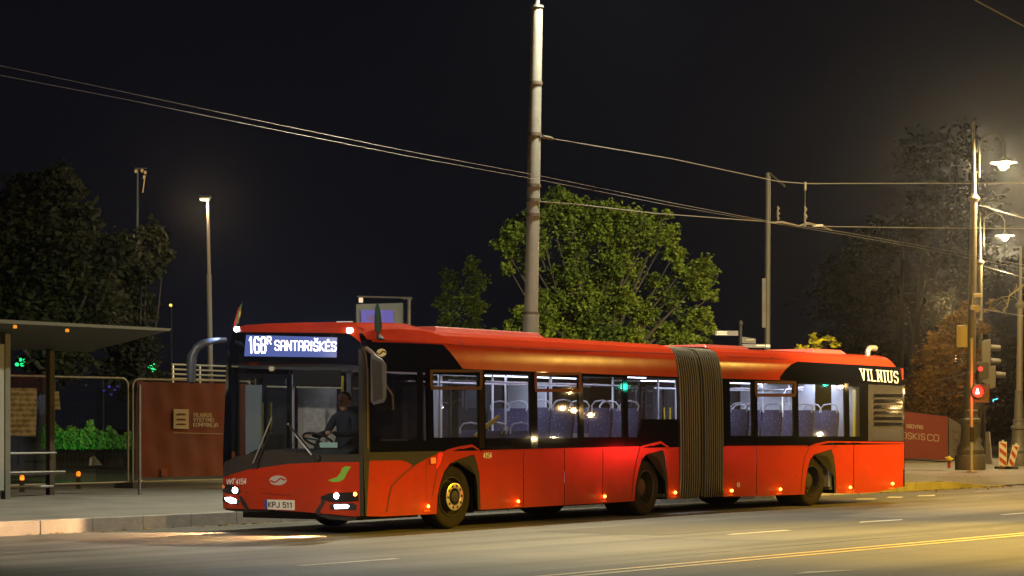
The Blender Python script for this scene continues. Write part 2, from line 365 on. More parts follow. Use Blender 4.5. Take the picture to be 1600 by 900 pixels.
KH = .20
def kh(a): return KH if a < 27.6 else max(.03, KH - (a - 27.6) * .07)
mb = MB(); aa = [-60, -20, -5, 0, 10, 20, 27.6, 28.6, 30.1, 34, 60, 120]
mb.grid([[rf(a, .16, kh(a)), rf(a, 1.8, KH), rf(a, 15.5, KH + .002)] for a in aa])
tag(obj('pavement', mb, M_pave, recalc=False), kind='structure')
mb = MB(); a = -30.
while a < 30.5:
    a1 = a + .985; h0, h1 = kh(a), kh(a1); j = random.uniform(-.006, .006)
    mb.hexa([rf(a, j, -.05), rf(a1, j, -.05), rf(a1, .16, -.05), rf(a, .16, -.05), rf(a, j + .012, h0 + .004), rf(a1, j + .012, h1 + .004), rf(a1, .165, h1 + .004), rf(a, .165, h0 + .004)])
    a += 1.0
tag(obj('kerb', mb, M_kerb, bevel=.012), kind='structure')
mb = MB(); mb.poly([rf(-300, 15.5, .15), rf(400, 15.5, .15), rf(400, 700, .15), rf(-300, 700, .15)])
tag(obj('park_ground', mb, mat('dark_soil_and_grass', (.028, .032, .016), .95, var=.4, scale=1.5)), kind='structure')

# painted markings
M_yel = mat('worn_yellow_paint', (.50, .36, .05), .6, var=.35, scale=3.0)
M_wht = mat('worn_white_paint', (.50, .48, .42), .6, var=.35, scale=3.5)
def on_kerb(p): q = p - K0; return q.dot(RD), q.dot(RM)
ya, yb = on_kerb(gpx(1240, 864.5))
mb = MB()
for d in (0, .27):
    mb.poly([rf(-40, yb - d, .004), rf(90, yb - d, .004), rf(90, yb - d - .11, .004), rf(-40, yb - d - .11, .004)])
tag(obj('yellow_centre_lines', mb, M_yel, recalc=False), kind='structure')
mb = MB(); wa, wb = on_kerb(gpx(537, 878.5))
L0 = on_kerb(gpx(460, 884))[0]; L1 = on_kerb(gpx(615, 873))[0]; per = 9.0
for k in range(-3, 9):
    mb.poly([rf(L0 + k*per, wb, .004), rf(L1 + k*per, wb, .004), rf(L1 + k*per, wb - .12, .004), rf(L0 + k*per, wb - .12, .004)])
for quad in ([(1342, 816.5), (1409, 812.5), (1411, 811), (1345, 815)], [(1336, 780.5), (1366, 780.5), (1370, 778.5), (1341, 778.8)], [(1384, 778), (1408, 778), (1412, 776), (1389, 776)], [(1432, 775.5), (1460, 775), (1462, 773), (1436, 773.8)], [(1240, 897), (1320, 892), (1352, 889.5), (1260, 893)]):
    mb.poly([gpx(u, y, .004) for u, y in quad])
tag(obj('white_lane_markings', mb, M_wht, recalc=False), kind='structure')
M_tar = mat('bitumen_seam', (.022, .020, .018), .5, var=.3, scale=3)
mb = MB(); rnd = random.Random(31)
for b0 in (-3.55, yb + .9):
    a = -30.
    while a < 70:
        l = rnd.uniform(2, 7); w = rnd.uniform(.02, .045); j = rnd.uniform(-.02, .02)
        mb.poly([rf(a, b0 + j, .003), rf(a + l, b0 + j, .003), rf(a + l, b0 + j - w, .003), rf(a, b0 + j - w, .003)]); a += l + rnd.uniform(.0, .8)
for a0_, b0 in ((-4, -1.2), (3.5, -6.5), (9, -8), (14, -3), (-9, -5)):
    a, b = a0_, b0
    for k in range(14):
        a2_, b2_ = a + rnd.uniform(-.12, .16), b - rnd.uniform(.12, .25); w = rnd.uniform(.010, .022)
        mb.poly([rf(a, b, .0032), rf(a + w * 2, b, .0032), rf(a2_ + w * 2, b2_, .0032), rf(a2_, b2_, .0032)]); a, b = a2_, b2_
tag(obj('road_seams', mb, M_tar, recalc=False), kind='structure')
mb = MB(); mb.poly([rf(4.0, -5.1, .0026), rf(11.5, -5.0, .0026), rf(11.6, -7.3, .0026), rf(4.1, -7.2, .0026)]); tag(obj('road_patch', mb, mat('newer_asphalt', (.075, .070, .058), .8, var=.2, scale=12), recalc=False), kind='structure')
mb = MB(); mb.lathe([(.32, .0), (.32, .0035), (.0, .0036)], rf(2.2, -3.0, 0), (0, 0, 1), 24); mc = obj('manhole_cover', mb, mat('cast_cover', (.05, .048, .044), .5, .4, var=.3, scale=30, bump=.5)); tag(mc, kind='structure')
# fallen leaves in the gutter
mb = MB()
for k in range(420):
    if k < 260: a = random.gauss(30, 4.5); b = -abs(random.gauss(0, .35)); z = .012
    elif k < 330: a = random.uniform(-3, 4); b = -abs(random.gauss(0, .12)); z = .012
    else: a = random.uniform(22, 33); b = random.uniform(.4, 6); z = KH + .02
    c = rf(a, b, z); s = random.uniform(.025, .06); t = random.uniform(0, 6.28)
    ux, uy = Vector((math.cos(t), math.sin(t), random.uniform(-.3, .3))) * s, Vector((-math.sin(t), math.cos(t), random.uniform(-.3, .3))) * s * .6
    mb.poly([c + ux, c + uy, c - ux, c - uy])
tag(obj('fallen_leaves', mb, leaf_mat('dry_leaf', (.22, .12, .02), (.40, .26, .05), .1), recalc=False), kind='stuff')

# ------------------------------------------------------------------ the articulated bus
BD = Vector((.539, .8423, 0)).normalized(); BN = Vector((-BD.y, BD.x, 0)); BP = Vector((-.834, 33.95, 0))
def BF(t, w, z): return BP + BD * t + BN * w + Vector((0, 0, z))            # front section: back from front axle, across, up
_ang = math.atan2(BD.y, BD.x) - R(6)
RDv = Vector((math.cos(_ang), math.sin(_ang), 0)); RNv = Vector((-RDv.y, RDv.x, 0)); PIV = BF(7.85, 1.275, 0)
def BR(t, w, z): return PIV + RDv * (t - 7.85) + RNv * (w - 1.275) + Vector((0, 0, z))   # rear section behind the joint
HWD = 1.275
def inset(z):
    k = [(0, 0), (1.2, 0), (2.40, .025), (2.60, .05), (2.78, .09), (2.90, .17), (2.95, .26), (2.985, .44), (3.2, .6)]
    for (a, b), (c, d) in zip(k, k[1:]):
        if z <= c: return b + (d - b) * (z - a) / (c - a)
    return .6
def side_map(fr, d, n):
    def m(u, y, off=0.):
        k = (u - 800) / FPX; z = 1.5
        for _ in range(4):
            q = fr(0, inset(z) - off, 0); Y = (n.x * q.x + n.y * q.y) / (n.x * k + n.y); z = CZ - (y - HY) / FPX * Y
        return Vector((k * Y, Y, z))
    return m
SF = side_map(BF, BD, BN); SR = side_map(BR, RDv, RNv)
def tz(mp, u, y):
    p = mp(u, y)
    if mp is SF: return (p - BP).dot(BD), p.z
    return (p - PIV).dot(RDv) + 7.85, p.z

def FR(a, z, off=0.):      # front face: a = 0 at the near corner .. 1 at the far corner
    hw = HWD - min(inset(z), .11); s = abs(2 * a - 1)
    t = -2.35 - .33 * (1 - s ** 3.2) + max(0, z - 1.1) * .03
    if z > 2.80: q = min(1, (z - 2.80) / .26); t += .30 * (1 - math.sqrt(max(0, 1 - q * q)))
    sl = .33 * 3.2 * s ** 2.2 * (1 if a > .5 else -1) * 2 / (2 * hw)
    nv = Vector((-1, sl * .6, .03 if z < 2.8 else .3)).normalized()
    w = HWD + hw * (2 * a - 1)
    return BF(t + nv.x * off, w + nv.y * off, z + nv.z * off)
def proj(p): return 800 + p.x / p.y * FPX, HY - (p.z - CZ) / p.y * FPX
def FM(u, y, off=0.):      # photo pixel -> front face
    a, z = min(1, max(0, (570 - u) / 222)), CZ - (y - HY) / 109.
    for _ in range(14):
        U, Vv = proj(FR(a, z)); e = 1e-3
        Ua, Va = proj(FR(a + e, z)); Uz, Vz = proj(FR(a, z + e))
        j = Matrix((((Ua - U) / e, (Uz - U) / e), ((Va - Vv) / e, (Vz - Vv) / e)))
        try: d = j.inverted() @ Vector((u - U, y - Vv))
        except ValueError: break
        a = min(1.0, max(0.0, a + max(-.2, min(.2, d.x)))); z = min(3.055, max(.15, z + max(-.3, min(.3, d.y))))
    return FR(a, z, off)

bus = thing('articulated_bus', BP, 'long red articulated city bus with lit route display and black bellows standing by the kerb', 'bus', rz=math.atan2(BD.y, BD.x))
def part(name, mb, m, parent=None, **k): return obj(name, mb, m, parent or bus, **k)

# --- roofs (cant panels and roof skin), one per section
PROF = [2.405, 2.50, 2.60, 2.69, 2.775, 2.84, 2.90, 2.935, 2.96, 2.985]
def roof_shell(fr, t0, t1, n=12):
    row = [(inset(z), z) for z in PROF]; row = row + [(.9, 3.0), (1.275, 3.005)]
    row = row + [(2.55 - w, z) for w, z in row[-2::-1]]
    mb = MB(); mb.grid([[fr(t0 + (t1 - t0) * k / n, w, z) for w, z in row] for k in range(n + 1)])
    return mb
M_roof = M_red
part('roof', roof_shell(BF, -2.02, 7.02), M_roof, smooth=25, recalc=False)
rr = roof_shell(BR, 8.62, 15.05)
row = [(inset(z), z) for z in PROF] + [(.9, 3.0), (1.275, 3.005)]; row = row + [(2.55 - w, z) for w, z in row[-2::-1]]
rr.grid([[BR(15.05, w, z) for w, z in row], [BR(15.22, w, z - max(0, z - 2.6) * .25) for w, z in row], [BR(15.32, w + (1.275 - w) * .03, min(z, 2.72)) for w, z in row]])
part('roof', rr, M_roof, smooth=25, recalc=False)
# crease between cant rail and roof edge, panel seams on the roof edge
M_seam = mat('seam_shadow_gap', (.03, .006, .004), .8)
def seam(mp, pts, w=1.1, parent=None, m=None): return part('panel_seam', line_px(pts, mp, w, .0035, .006), m or M_seam, parent)
seam(SF, [(700, 538.5), (724, 540), (900, 547), (1058, 553)], .7); seam(SR, [(1136, 557), (1200, 560), (1228, 561)], .7)
# front roof fairing: raised red shell with a slanted rear edge
def SFz(t, w, z): return BF(t, w, z)
mb = MB(); rows = []
for t, dz in ((-2.15, -.05), (-2.0, -.005), (-1.7, .03), (-1.2, .05), (-.65, .05)):
    rows.append([BF(t, inset(2.775) - .012, 2.775)] + [BF(t + max(0, t + 1.5) * 0 , .15 + .1 * k, 2.905 + dz + (.035 * min(k, 3))) for k in range(0, 4)] + [BF(t, 1.275, 3.02 + dz), BF(t, 2.1, 3.01 + dz), BF(t, 2.3, 2.93 + dz), BF(t, 2.55 - inset(2.775), 2.775)])
rows.append([BF(.12, inset(2.775) - .012, 2.775)] + [BF(-.2 + .1 * k * 0, .15 + .1 * k, 2.905 + (.03 * min(k, 3))) for k in range(4)] + [BF(-.2, 1.275, 3.0), BF(-.2, 2.1, 2.98), BF(-.2, 2.3, 2.92), BF(.12, 2.55 - inset(2.775), 2.775)])
mb.grid(rows); part('roof_fairing', mb, M_red, smooth=22, recalc=False)
seam(SF, [(704, 522), (716, 531), (724, 539)], 1.2)
# roof pods
def pod(fr, t0, t1, z1, w0=.42, w1=2.1, sl=.18):
    mb = MB(); mb.hexa([fr(t0, w0, 2.96), fr(t1, w0, 2.96), fr(t1, w1, 2.96), fr(t0, w1, 2.96), fr(t0 + .05, w0 + .06, z1), fr(t1 - sl, w0 + .06, z1), fr(t1 - sl, w1 - .06, z1), fr(t0 + .05, w1 - .06, z1)])
    return mb
M_pod = mat('pale_red_roof_cover', (.50, .09, .065), .4, var=.1)
part('roof_unit', pod(BF, .1, 3.25, 3.055), M_pod, bevel=.015)
part('roof_unit', pod(BR, 8.75, 10.3, 3.04), M_pod, bevel=.015); part('roof_unit', pod(BR, 12.55, 13.85, 3.06), M_pod, bevel=.015)
seam(SR, [(1204, 560.5), (1212, 553), (1219, 548)], 1.2)
# upper black panels and lettering
UP = part('upper_black_panel', patch([(571, 534), (640, 536), (692, 538.5), (704, 551), (724, 577.5), (640, 576.5), (575, 575.5)], SF, .006, .012, 14), M_blk)
VP = part('upper_black_panel', patch([(1219, 589), (1228, 577), (1237, 569), (1246, 565), (1330, 569.5), (1411, 574), (1414, 603), (1320, 598.5), (1219, 593.5)], SR, .006, .012, 14), M_blk)
lg = strokes_px('VILNIUS', [(1344.5, 576.6), (1402.5, 581), (1403.3, 598), (1347, 593.4)], SR, .009, 1.75, .75, .24)
part('city_lettering', lg, mat('cream_lettering', (.80, .76, .66), .5), VP)
def emblem(mp, cx, cy, rx, ry, tilt=0, parent=None, m=None, mc=None):
    o = part('emblem', patch(ell(cx, cy, rx, ry, 28), mp, .012, .01), m, parent)
    s = []
    for k in range(13):
        a = -1 + 2 * k / 12; s.append((cx + rx * .80 * a, cy - ry * .42 * math.sin(a * math.pi) * (1 if True else 0)))
    part('emblem_wave', line_px(s, mp, ry * .26, .0155, .003), mc, parent)
    for sg in (-1, 1):
        q = [(cx + sg * rx * (.95 - .45 * k / 4), cy - sg * ry * (.12 + .10 * k / 4)) for k in range(5)]
        part('emblem_wave', line_px(q, mp, ry * .22, .0155, .003), mc, parent)
    return o
emblem(SF, 596, 551, 7.5, 6.2, m=mat('cream_lettering', (.80, .70, .46)), mc=M_blk, parent=UP)

# --- side window bands with their panes
M_glass = glass('bus_window_glass', (.78, .80, .86), 1.0, .03)
M_tint = glass('tinted_cab_glass', (.42, .38, .38), .9, .004)
M_brown = mat('bronze_window_frame', (.060, .022, .014), .5, spec=.2)
def band(fr, t0, t1, wins, far=False, z0=1.17, z1=2.405):
    """black band tiled round the openings; wins = (t0, t1, z0, z1)"""
    mb = MB(); th = .045
    def q(t, w, z):
        w = inset(z) + w; return fr(t, 2.55 - w if far else w, z)
    def strip(a, b, c, d):
        if b - a < .002 or d - c < .002: return
        mb.hexa([q(a, 0, c), q(b, 0, c), q(b, th, c), q(a, th, c), q(a, 0, d), q(b, 0, d), q(b, th, d), q(a, th, d)])
    x = t0
    for a, b, c, d in sorted(wins):
        strip(x, a, z0, z1); strip(a, b, z0, c); strip(a, b, d, z1); x = b
    strip(x, t1, z0, z1)
    return mb
def pane(fr, w, m, far=False, name='window', dw=.012):
    a, b, c, d = w; mb = MB()
    def q(t, z, k): ww = inset(z) + dw + k; return fr(t, 2.55 - ww if far else ww, z)
    mb.hexa([q(a - .01, c - .01, 0), q(b + .01, c - .01, 0), q(b + .01, c - .01, .005), q(a - .01, c - .01, .005), q(a - .01, d + .01, 0), q(b + .01, d + .01, 0), q(b + .01, d + .01, .005), q(a - .01, d + .01, .005)])
    return part(name, mb, m)
def win_px(mp, u0, u1, y0, y1):
    um = (u0 + u1) / 2; return (tz(mp, u0, y0)[0], tz(mp, u1, y0)[0], tz(mp, um, y1)[1], tz(mp, um, y0)[1])
wf = [win_px(SF, 581, 668, 580, 689), win_px(SF, 676.5, 748, 586, 683.5), win_px(SF, 757.5, 828.5, 585, 684.5), win_px(SF, 839, 904, 589, 684), win_px(SF, 911, 973, 589, 683), win_px(SF, 980.5, 1062, 590, 683)]
part('window_band', band(BF, -2.27, 7.02, wf), M_blk)
fpanes = [pane(BF, w, M_tint if i == 0 else M_glass) for i, w in enumerate(wf)]
wr = [win_px(SR, 1140.5, 1175, 597, 681), win_px(SR, 1183, 1240, 600, 681.5), win_px(SR, 1247, 1320, 601, 682), win_px(SR, 1326.5, 1343.5, 604, 682)]
part('window_band', band(BR, 8.62, tz(SR, 1411, 640)[0], wr), M_blk)
rpanes = [pane(BR, w, M_glass) for w in wr]
# black lower half of the last front window, hopper frames
part('window_mask', patch([(1003, 655), (1064, 655), (1064, 690), (996, 690), (1000, 672)], SF, .003, .01), M_blk, fpanes[5])
def hopper(mp, u0, u1, y0, ym, y1, parent):
    mb = MB(); e = 4.2
    for a, b, c, d in ((u0, u1, y0, y0 + e), (u0, u0 + e, y0 + e, ym), (u1 - e, u1, y0 + e, ym), (u0 + 1, u1 - 1, ym, ym + 5)):
        patch([(a, c), (b, c), (b, d), (a, d)], mp, .012, .03, 0, mb)
    part('hopper_frame', mb, M_brown, parent)
hopper(SF, 672, 754, 577.5, 604, 683, fpanes[1]); hopper(SF, 835, 908.5, 582, 607.5, 684, fpanes[3]); hopper(SR, 1179.5, 1244.5, 595.5, 615, 682, fpanes[5] if False else rpanes[1])
part('pillar_post', patch([(749, 578), (757, 579), (757, 700), (749, 700)], SF, .005, .006), mat('black_pillar', (.006, .006, .006), .6, spec=.05))

# --- far side of the bus: windows and doors
def fwin(ts, z0=1.22, z1=2.32): return [(a, b, z0, z1) for a, b in ts]
fw1 = fwin([(-.7, .55), (.65, 2.0), (3.75, 5.2), (5.3, 6.9)]); d1 = [(-2.1, -.82), (2.15, 3.55)]
part('window_band', band(BF, -2.27, 7.02, fw1 + [(a, b, 1.17, 2.33) for a, b in d1], True), M_blk)
fw2 = fwin([(8.8, 9.6), (11.25, 12.5), (12.6, 13.3)]); d2 = [(9.75, 11.1)]
part('window_band', band(BR, 8.62, 15.3, fw2 + [(a, b, 1.17, 2.33) for a, b in d2], True), M_blk)
for w in fw1: pane(BF, w, M_glass, True)
for w in fw2: pane(BR, w, M_glass, True)
for fr, ds in ((BF, d1), (BR, d2)):
    for a, b in ds:
        mb = MB(); m = (a + b) / 2
        for x0, x1 in ((a, a + .05), (m - .05, m + .05), (b - .05, b)): mb.box((x0, 2.49, .34), (x1, 2.535, 2.33), fr)
        for z0, z1 in ((.34, .42), (2.26, 2.33)):
            for x0, x1 in ((a + .05, m - .05), (m + .05, b - .05)): mb.box((x0, 2.492, z0), (x1, 2.533, z1), fr)
        d = part('door', mb, M_dark)
        g = MB(); g.box((a + .05, 2.51, .42), (m - .05, 2.515, 2.26), fr); g.box((m + .05, 2.51, .42), (b - .05, 2.515, 2.26), fr)
        part('door_glass', g, M_glass, d)
        h = MB(); h.tube([(m - .1, 2.45, 1.0), (m - .1, 2.45, 1.9)], .016, 8, fr); h.tube([(m + .1, 2.45, 1.0), (m + .1, 2.45, 1.9)], .016, 8, fr); part('door_handrail', h, mat('yellow_rail', (.75, .55, .02), .4), d)
def far_skirt(fr, segs):
    for a, b in segs: mb = MB(); mb.box((a, 2.51, .27), (b, 2.55, 1.17), fr); part('side_panel', mb, M_red)
far_skirt(BF, [(-.8, -.62), (.62, 2.1), (3.6, 5.28), (6.52, 7.0)]); far_skirt(BR, [(8.64, 9.7), (12.52, 15.3)])

# --- lower side panels with the wheel arches
def lower(mp, top, bot, seams, u0, u1, thick=.03):
    us = sorted(set([u0, u1] + [p[0] for p in top + bot if u0 < p[0] < u1] + list(seams)))
    def at(pl, u):
        for (a, b), (c, d) in zip(pl, pl[1:]):
            if a <= u <= c: return b + (d - b) * (u - a) / (c - a) if c > a else d
        return pl[-1][1] if u > pl[-1][0] else pl[0][1]
    cuts = [u0] + sorted(s for s in seams if u0 < s < u1) + [u1]
    for a, b in zip(cuts, cuts[1:]):
        cols = [u for u in us if a <= u <= b]; g = .45
        mb = MB(); cc = [(u + (g if u == a and a != u0 else -g if u == b and b != u1 else 0), u) for u in cols]
        O = [[mp(x, at(top, u), 0) for x, u in cc], [mp(x, at(bot, u), 0) for x, u in cc]]
        I = [[mp(x, at(top, u), -thick) for x, u in cc], [mp(x, at(bot, u), -thick) for x, u in cc]]
        mb.grid([I[0], O[0], O[1], I[1], I[0]])
        for q in (0, -1): mb.poly([O[0][q], I[0][q], I[1][q], O[1][q]])
        part('side_panel', mb, M_red)
topF = [(570, 708), (690, 705), (693, 706.5), (700, 702.5), (718, 698), (738, 694.6), (745, 699.5), (752, 705), (818, 703.4), (882, 701.6), (942, 700), (999, 699), (1001, 697.5), (1015, 693.5), (1033, 689.6), (1040, 695), (1047, 699), (1065, 698.5)]
botF = [(570, 806.5), (600, 807), (682, 803), (684, 773), (688, 755), (694, 737), (703, 724), (718, 717), (741, 710), (745, 723), (749, 742), (751, 796.6), (800, 793.8), (882, 789.3), (942, 786), (991, 783), (993, 760), (998, 734), (1003, 717), (1010, 710), (1036, 703), (1040, 717), (1043, 748), (1043.8, 780.2), (1063, 779)]
lower(SF, topF, botF, [818, 882, 942], 573, 1064)
topR = [(1131, 698.3), (1180, 698), (1250, 697.5), (1264, 698), (1274, 693.5), (1294, 689.4), (1310, 689.6), (1334, 689.8), (1413, 690.5)]
botR = [(1129, 776.5), (1180, 775.2), (1257, 772.5), (1259, 750), (1262, 731), (1266, 718), (1272, 710), (1299, 702), (1303, 714), (1306, 740), (1307, 771), (1334, 771), (1370, 769), (1388, 765), (1413, 760)]
lower(SR, topR, botR, [1182, 1334], 1130, 1412.5)
# lips over the arches, seam lines round the fenders
part('wheel_arch_lip', line_px([(693, 706.5), (700, 702.8), (718, 698.3), (738, 695)], SF, 1.6, .014, .014), M_red)
part('wheel_arch_lip', line_px([(1001, 698), (1015, 694), (1033, 690)], SF, 1.5, .014, .014), M_red)
part('wheel_arch_lip', line_px([(1264, 698.4), (1274, 694), (1294, 689.8)], SR, 1.5, .014, .014), M_red)
seam(SF, [(1000, 700), (995, 718), (990, 745), (987, 780)], .8); seam(SF, [(742, 701), (752, 706)], .7)
seam(SF, [(692, 712), (682, 740), (676, 775)], .9); seam(SF, [(666, 718), (666, 785)], .4)
seam(SR, [(1264, 700), (1257, 715), (1253, 745), (1251.5, 768)], .8); seam(SR, [(1298, 690), (1307, 698.5), (1301, 700.5)], .8); seam(SF, [(1034, 690), (1047, 699), (1040, 701)], .8)
part('waist_lip', line_px([(753, 704.2), (818, 702.6), (882, 700.8), (999, 698.2)], SF, 1.5, .012, .014), M_red)
part('waist_lip', line_px([(1132, 697.6), (1262, 696.8)], SR, 1.5, .012, .014), M_red)
# dark grey trim in front of the front arch
part('side_trim', patch([(572, 707), (690, 704.6), (682, 710), (668, 716), (650, 726), (646, 728), (638, 722.5), (628, 719), (573, 720)], SF, .004, .01), M_trim)
seam(SF, [(648, 726.5), (629, 742), (612, 759), (608, 776), (604, 800)], 1.7, m=M_trim)
# arch liners and trims
def liner(fr, mp, pts, parent=None):
    mb = MB(); tzs = [tz(mp, *p) for p in pts]
    mb.grid([[fr(t, w, z) for t, z in tzs] for w in (.015, .30, .62)])
    ring_o = tzs; c = (sum(t for t, z in tzs) / len(tzs), .5)
    ring_i = [(c[0] + (t - c[0]) * .90, .27 + (z - .27) * .93) for t, z in tzs]
    mb.grid([[fr(t, .006, z) for t, z in ring_o], [fr(t, .03, z) for t, z in ring_i]])
    part('wheel_arch', mb, M_rub, recalc=False); b = MB(); b.poly([fr(t, .62, z) for t, z in tzs] ); part('wheel_arch', b, M_under, recalc=False)
liner(BF, SF, [p for p in botF if 682 <= p[0] <= 751]); liner(BF, SF, [p for p in botF if 991 <= p[0] <= 1044]); liner(BR, SR, [p for p in botR if 1257 <= p[0] <= 1307])
part('wheel_arch_trim', patch([(704, 724.5), (718, 717.6), (741, 710.6), (744.6, 723), (748.6, 742), (750.6, 796), (747, 797), (746, 760), (743, 742), (736, 729), (727, 722.5), (714, 722)], SF, -.004, .02), M_trim)
part('wheel_arch_trim', patch([(1010, 710.5), (1036, 703.6), (1039.7, 717), (1042.7, 748), (1043.4, 780), (1041, 780), (1040, 752), (1036, 732), (1029, 717), (1020, 711.5)], SF, -.004, .02), M_trim)
part('wheel_arch_trim', patch([(1272, 710.5), (1298.6, 702.6), (1302.7, 714), (1305.7, 740), (1306.6, 771), (1304, 771), (1303, 745), (1299, 726), (1293, 714), (1284, 709)], SR, -.004, .02), M_trim)

# --- rear engine grille panel, corner, back wall
gp = part('engine_cover', patch([(1356.5, 600.5), (1411, 603), (1411.5, 689), (1356.5, 688.2)], SR, .008, .03), mat('dark_glossy_cover', (.024, .021, .017), .12, spec=.5))
for k in range(6):
    y = 615.5 + k * 8.9
    part('grille_slat', patch([(1368, y), (1410, y + .5), (1410, y + 5.6), (1365.5, y + 5.2), (1365.5, y + 2.5)], SR, .004 + .012, .004), M_blk, gp)
    part('grille_slat', line_px([(1365.5, y + 6.6), (1410, y + 7.0)], SR, 1.5, .02, .012), M_trim, gp)
te = tz(SR, 1412.5, 680)[0]
mb = MB(); mb.box((te - .03, .02, .33), (te + .03, 2.53, 1.22), BR); mb.box((te - .03, .03, 1.22), (te + .02, 2.52, 2.72), BR); part('rear_panel', mb, M_red)
part('rear_corner', patch([(1410.5, 603), (1413.5, 603), (1413.5, 760), (1411.5, 760)], SR, .004, .05), M_blk)
mb = MB(); mb.box((15.24, .5, 1.4), (15.36, 2.05, 2.4), BR); part('rear_window', mb, M_blk)
for w in (.2, 2.35):
    mb = MB(); mb.box((te + .02, w - .06, .8), (te + .05, w + .06, 1.15), BR); part('tail_light', mb, emis('tail_light_red', (1, .04, .02), 2.5))
mb = MB(); mb.tube([(14.85, .55, 2.95), (14.85, .55, 3.06), (14.90, .55, 3.115), (14.98, .55, 3.14), (15.16, .55, 3.135)], [.055, .055, .058, .058, .062], 12, BR); part('exhaust_pipe', mb, mat('exhaust_steel', (.50, .45, .36), .4, .6, var=.2), smooth=40)

# --- bellows: ribs wrapped round the joint
def bellow():
    mb = MB(); prof = [(0, .30), (0, .6), (0, 1.2), (.012, 2.0), (.03, 2.40), (.06, 2.60), (.10, 2.76), (.17, 2.86), (.27, 2.905), (.5, 2.93), (1.275, 2.945)]
    prof = [(.10, .27), (.02, .285)] + prof; full = prof + [(2.55 - w, z) for w, z in prof[-2::-1]]
    rows = []; N = 19
    for k in range(N * 2 + 1):
        f = k / (N * 2); out = .022 if k % 2 else -.045
        if k in (N, N + 1, N - 1): out = -.09
        row = []
        for w, z in full:
            cx, cz = w - 1.275, z - 1.6; L = math.hypot(cx, cz); ow, oz = cx / L * out, cz / L * out
            a = BF(7.0, w + ow, z + oz); b = BR(8.66, w + ow, z + oz); row.append(a.lerp(b, f))
        rows.append(row)
    mb.grid(rows); return mb
BL = part('bellows', bellow(), mat('dark_bellows_fabric', (.030, .026, .018), .9, spec=.05), recalc=False)
_bp = [(.02, .285), (0, .6), (0, 1.2), (.012, 2.0), (.03, 2.40), (.06, 2.60), (.10, 2.76), (.17, 2.86), (.27, 2.905), (.5, 2.93), (1.275, 2.945)]
for k in range(20):
    f = (k + .5) / 20; mb = MB(); pts = []
    for w, z in _bp:
        cx, cz = w - 1.275, z - 1.6; L = math.hypot(cx, cz); o_ = .02 if k not in (9, 10) else .0
        pts.append(BF(7.0, w + cx / L * o_, z + cz / L * o_).lerp(BR(8.66, w + cx / L * o_, z + cz / L * o_), f))
    mb.tube(pts, .0165 if k not in (9, 10) else .012, 6); part('bellows_rib', mb, mat('grey_bellows_rib', (.13, .112, .078), .6, .2, var=.1), BL, smooth=60)

# --- wheels
M_tyre = mat('tyre_rubber', (.026, .022, .018), .85, spec=.08, var=.3, scale=14, bump=.2)
M_rim = mat('wheel_rim_steel', (.035, .031, .025), .6, 0., spec=.2, var=.3, scale=9)
M_hub = mat('polished_hub', (.62, .52, .42), .3, .85, var=.15)
def wheel(fr, t, w, dirw, steer=0, front=False):
    c = fr(t, w, .485); ax = (fr(t, w - 1, .485) - c) * dirw
    if steer: ax = Matrix.Rotation(steer, 3, 'Z') @ ax
    tw = .29 if front else .60
    mb = MB(); mb.lathe([(.30, .0), (.305, -.005), (.33, .004), (.40, .012), (.445, .008), (.470, -.012), (.483, -.045), (.485, -.10), (.485, -tw + .05), (.47, -tw + .01), (.30, -tw)], c, ax, 40, False)
    ty = part('wheel', mb, M_tyre, smooth=35)
    mb = MB()
    if front: mb.lathe([(.305, -.01), (.30, .012), (.285, .014), (.275, -.03), (.255, -.06), (.23, -.055), (.205, .05), (.20, .065), (.15, .07), (.125, .06), (.12, .02), (0, .02)], c, ax, 36, False)
    else: mb.lathe([(.305, -.01), (.30, .012), (.285, .014), (.275, -.03), (.262, -.10), (.255, -.17), (.20, -.185), (.17, -.18), (.165, -.10), (.14, -.07), (.10, -.06), (0, -.06)], c, ax, 36, False)
    part('rim', mb, M_rim, ty, smooth=35)
    u = ax.orthogonal().normalized(); v = ax.cross(u)
    if front:
        mb = MB(); mb.lathe([(.207, .060), (.208, .074), (.195, .080), (.135, .080), (.125, .072), (.125, .060)], c, ax, 36, False); part('hub_ring', mb, M_hub, ty, smooth=35)
        for k in range(10):
            mb = MB(); q = c + (u * math.cos(k * .6283) + v * math.sin(k * .6283)) * .166 + ax * .079; mb.lathe([(.021, 0), (.021, .004), (0, .004)], q, ax, 10); part('hub_hole', mb, M_under, ty)
        mb = MB(); mb.lathe([(.10, .03), (.10, .06), (.085, .085), (.04, .095), (0, .096)], c, ax, 20); part('hub_cap', mb, M_rim, ty, smooth=40)
    else:
        for k in range(10):
            mb = MB(); q = c + (u * math.cos(k * .6283) + v * math.sin(k * .6283)) * .225 + ax * -.186; mb.lathe([(.016, 0), (.016, .03), (0, .03)], q, ax, 8); part('wheel_nut', mb, M_rim, ty)
wheel(BF, 0, .10, 1, R(-4), True); wheel(BF, 0, 2.45, -1, 0, True)
wheel(BF, 5.9, .07, 1); wheel(BF, 5.9, 2.48, -1); wheel(BR, 11.86, .07, 1); wheel(BR, 11.86, 2.48, -1)
mb = MB(); mb.box((-.05 + .62, .12, .22), (.64, .40, .62), BF); part('mud_flap', mb, M_rub)

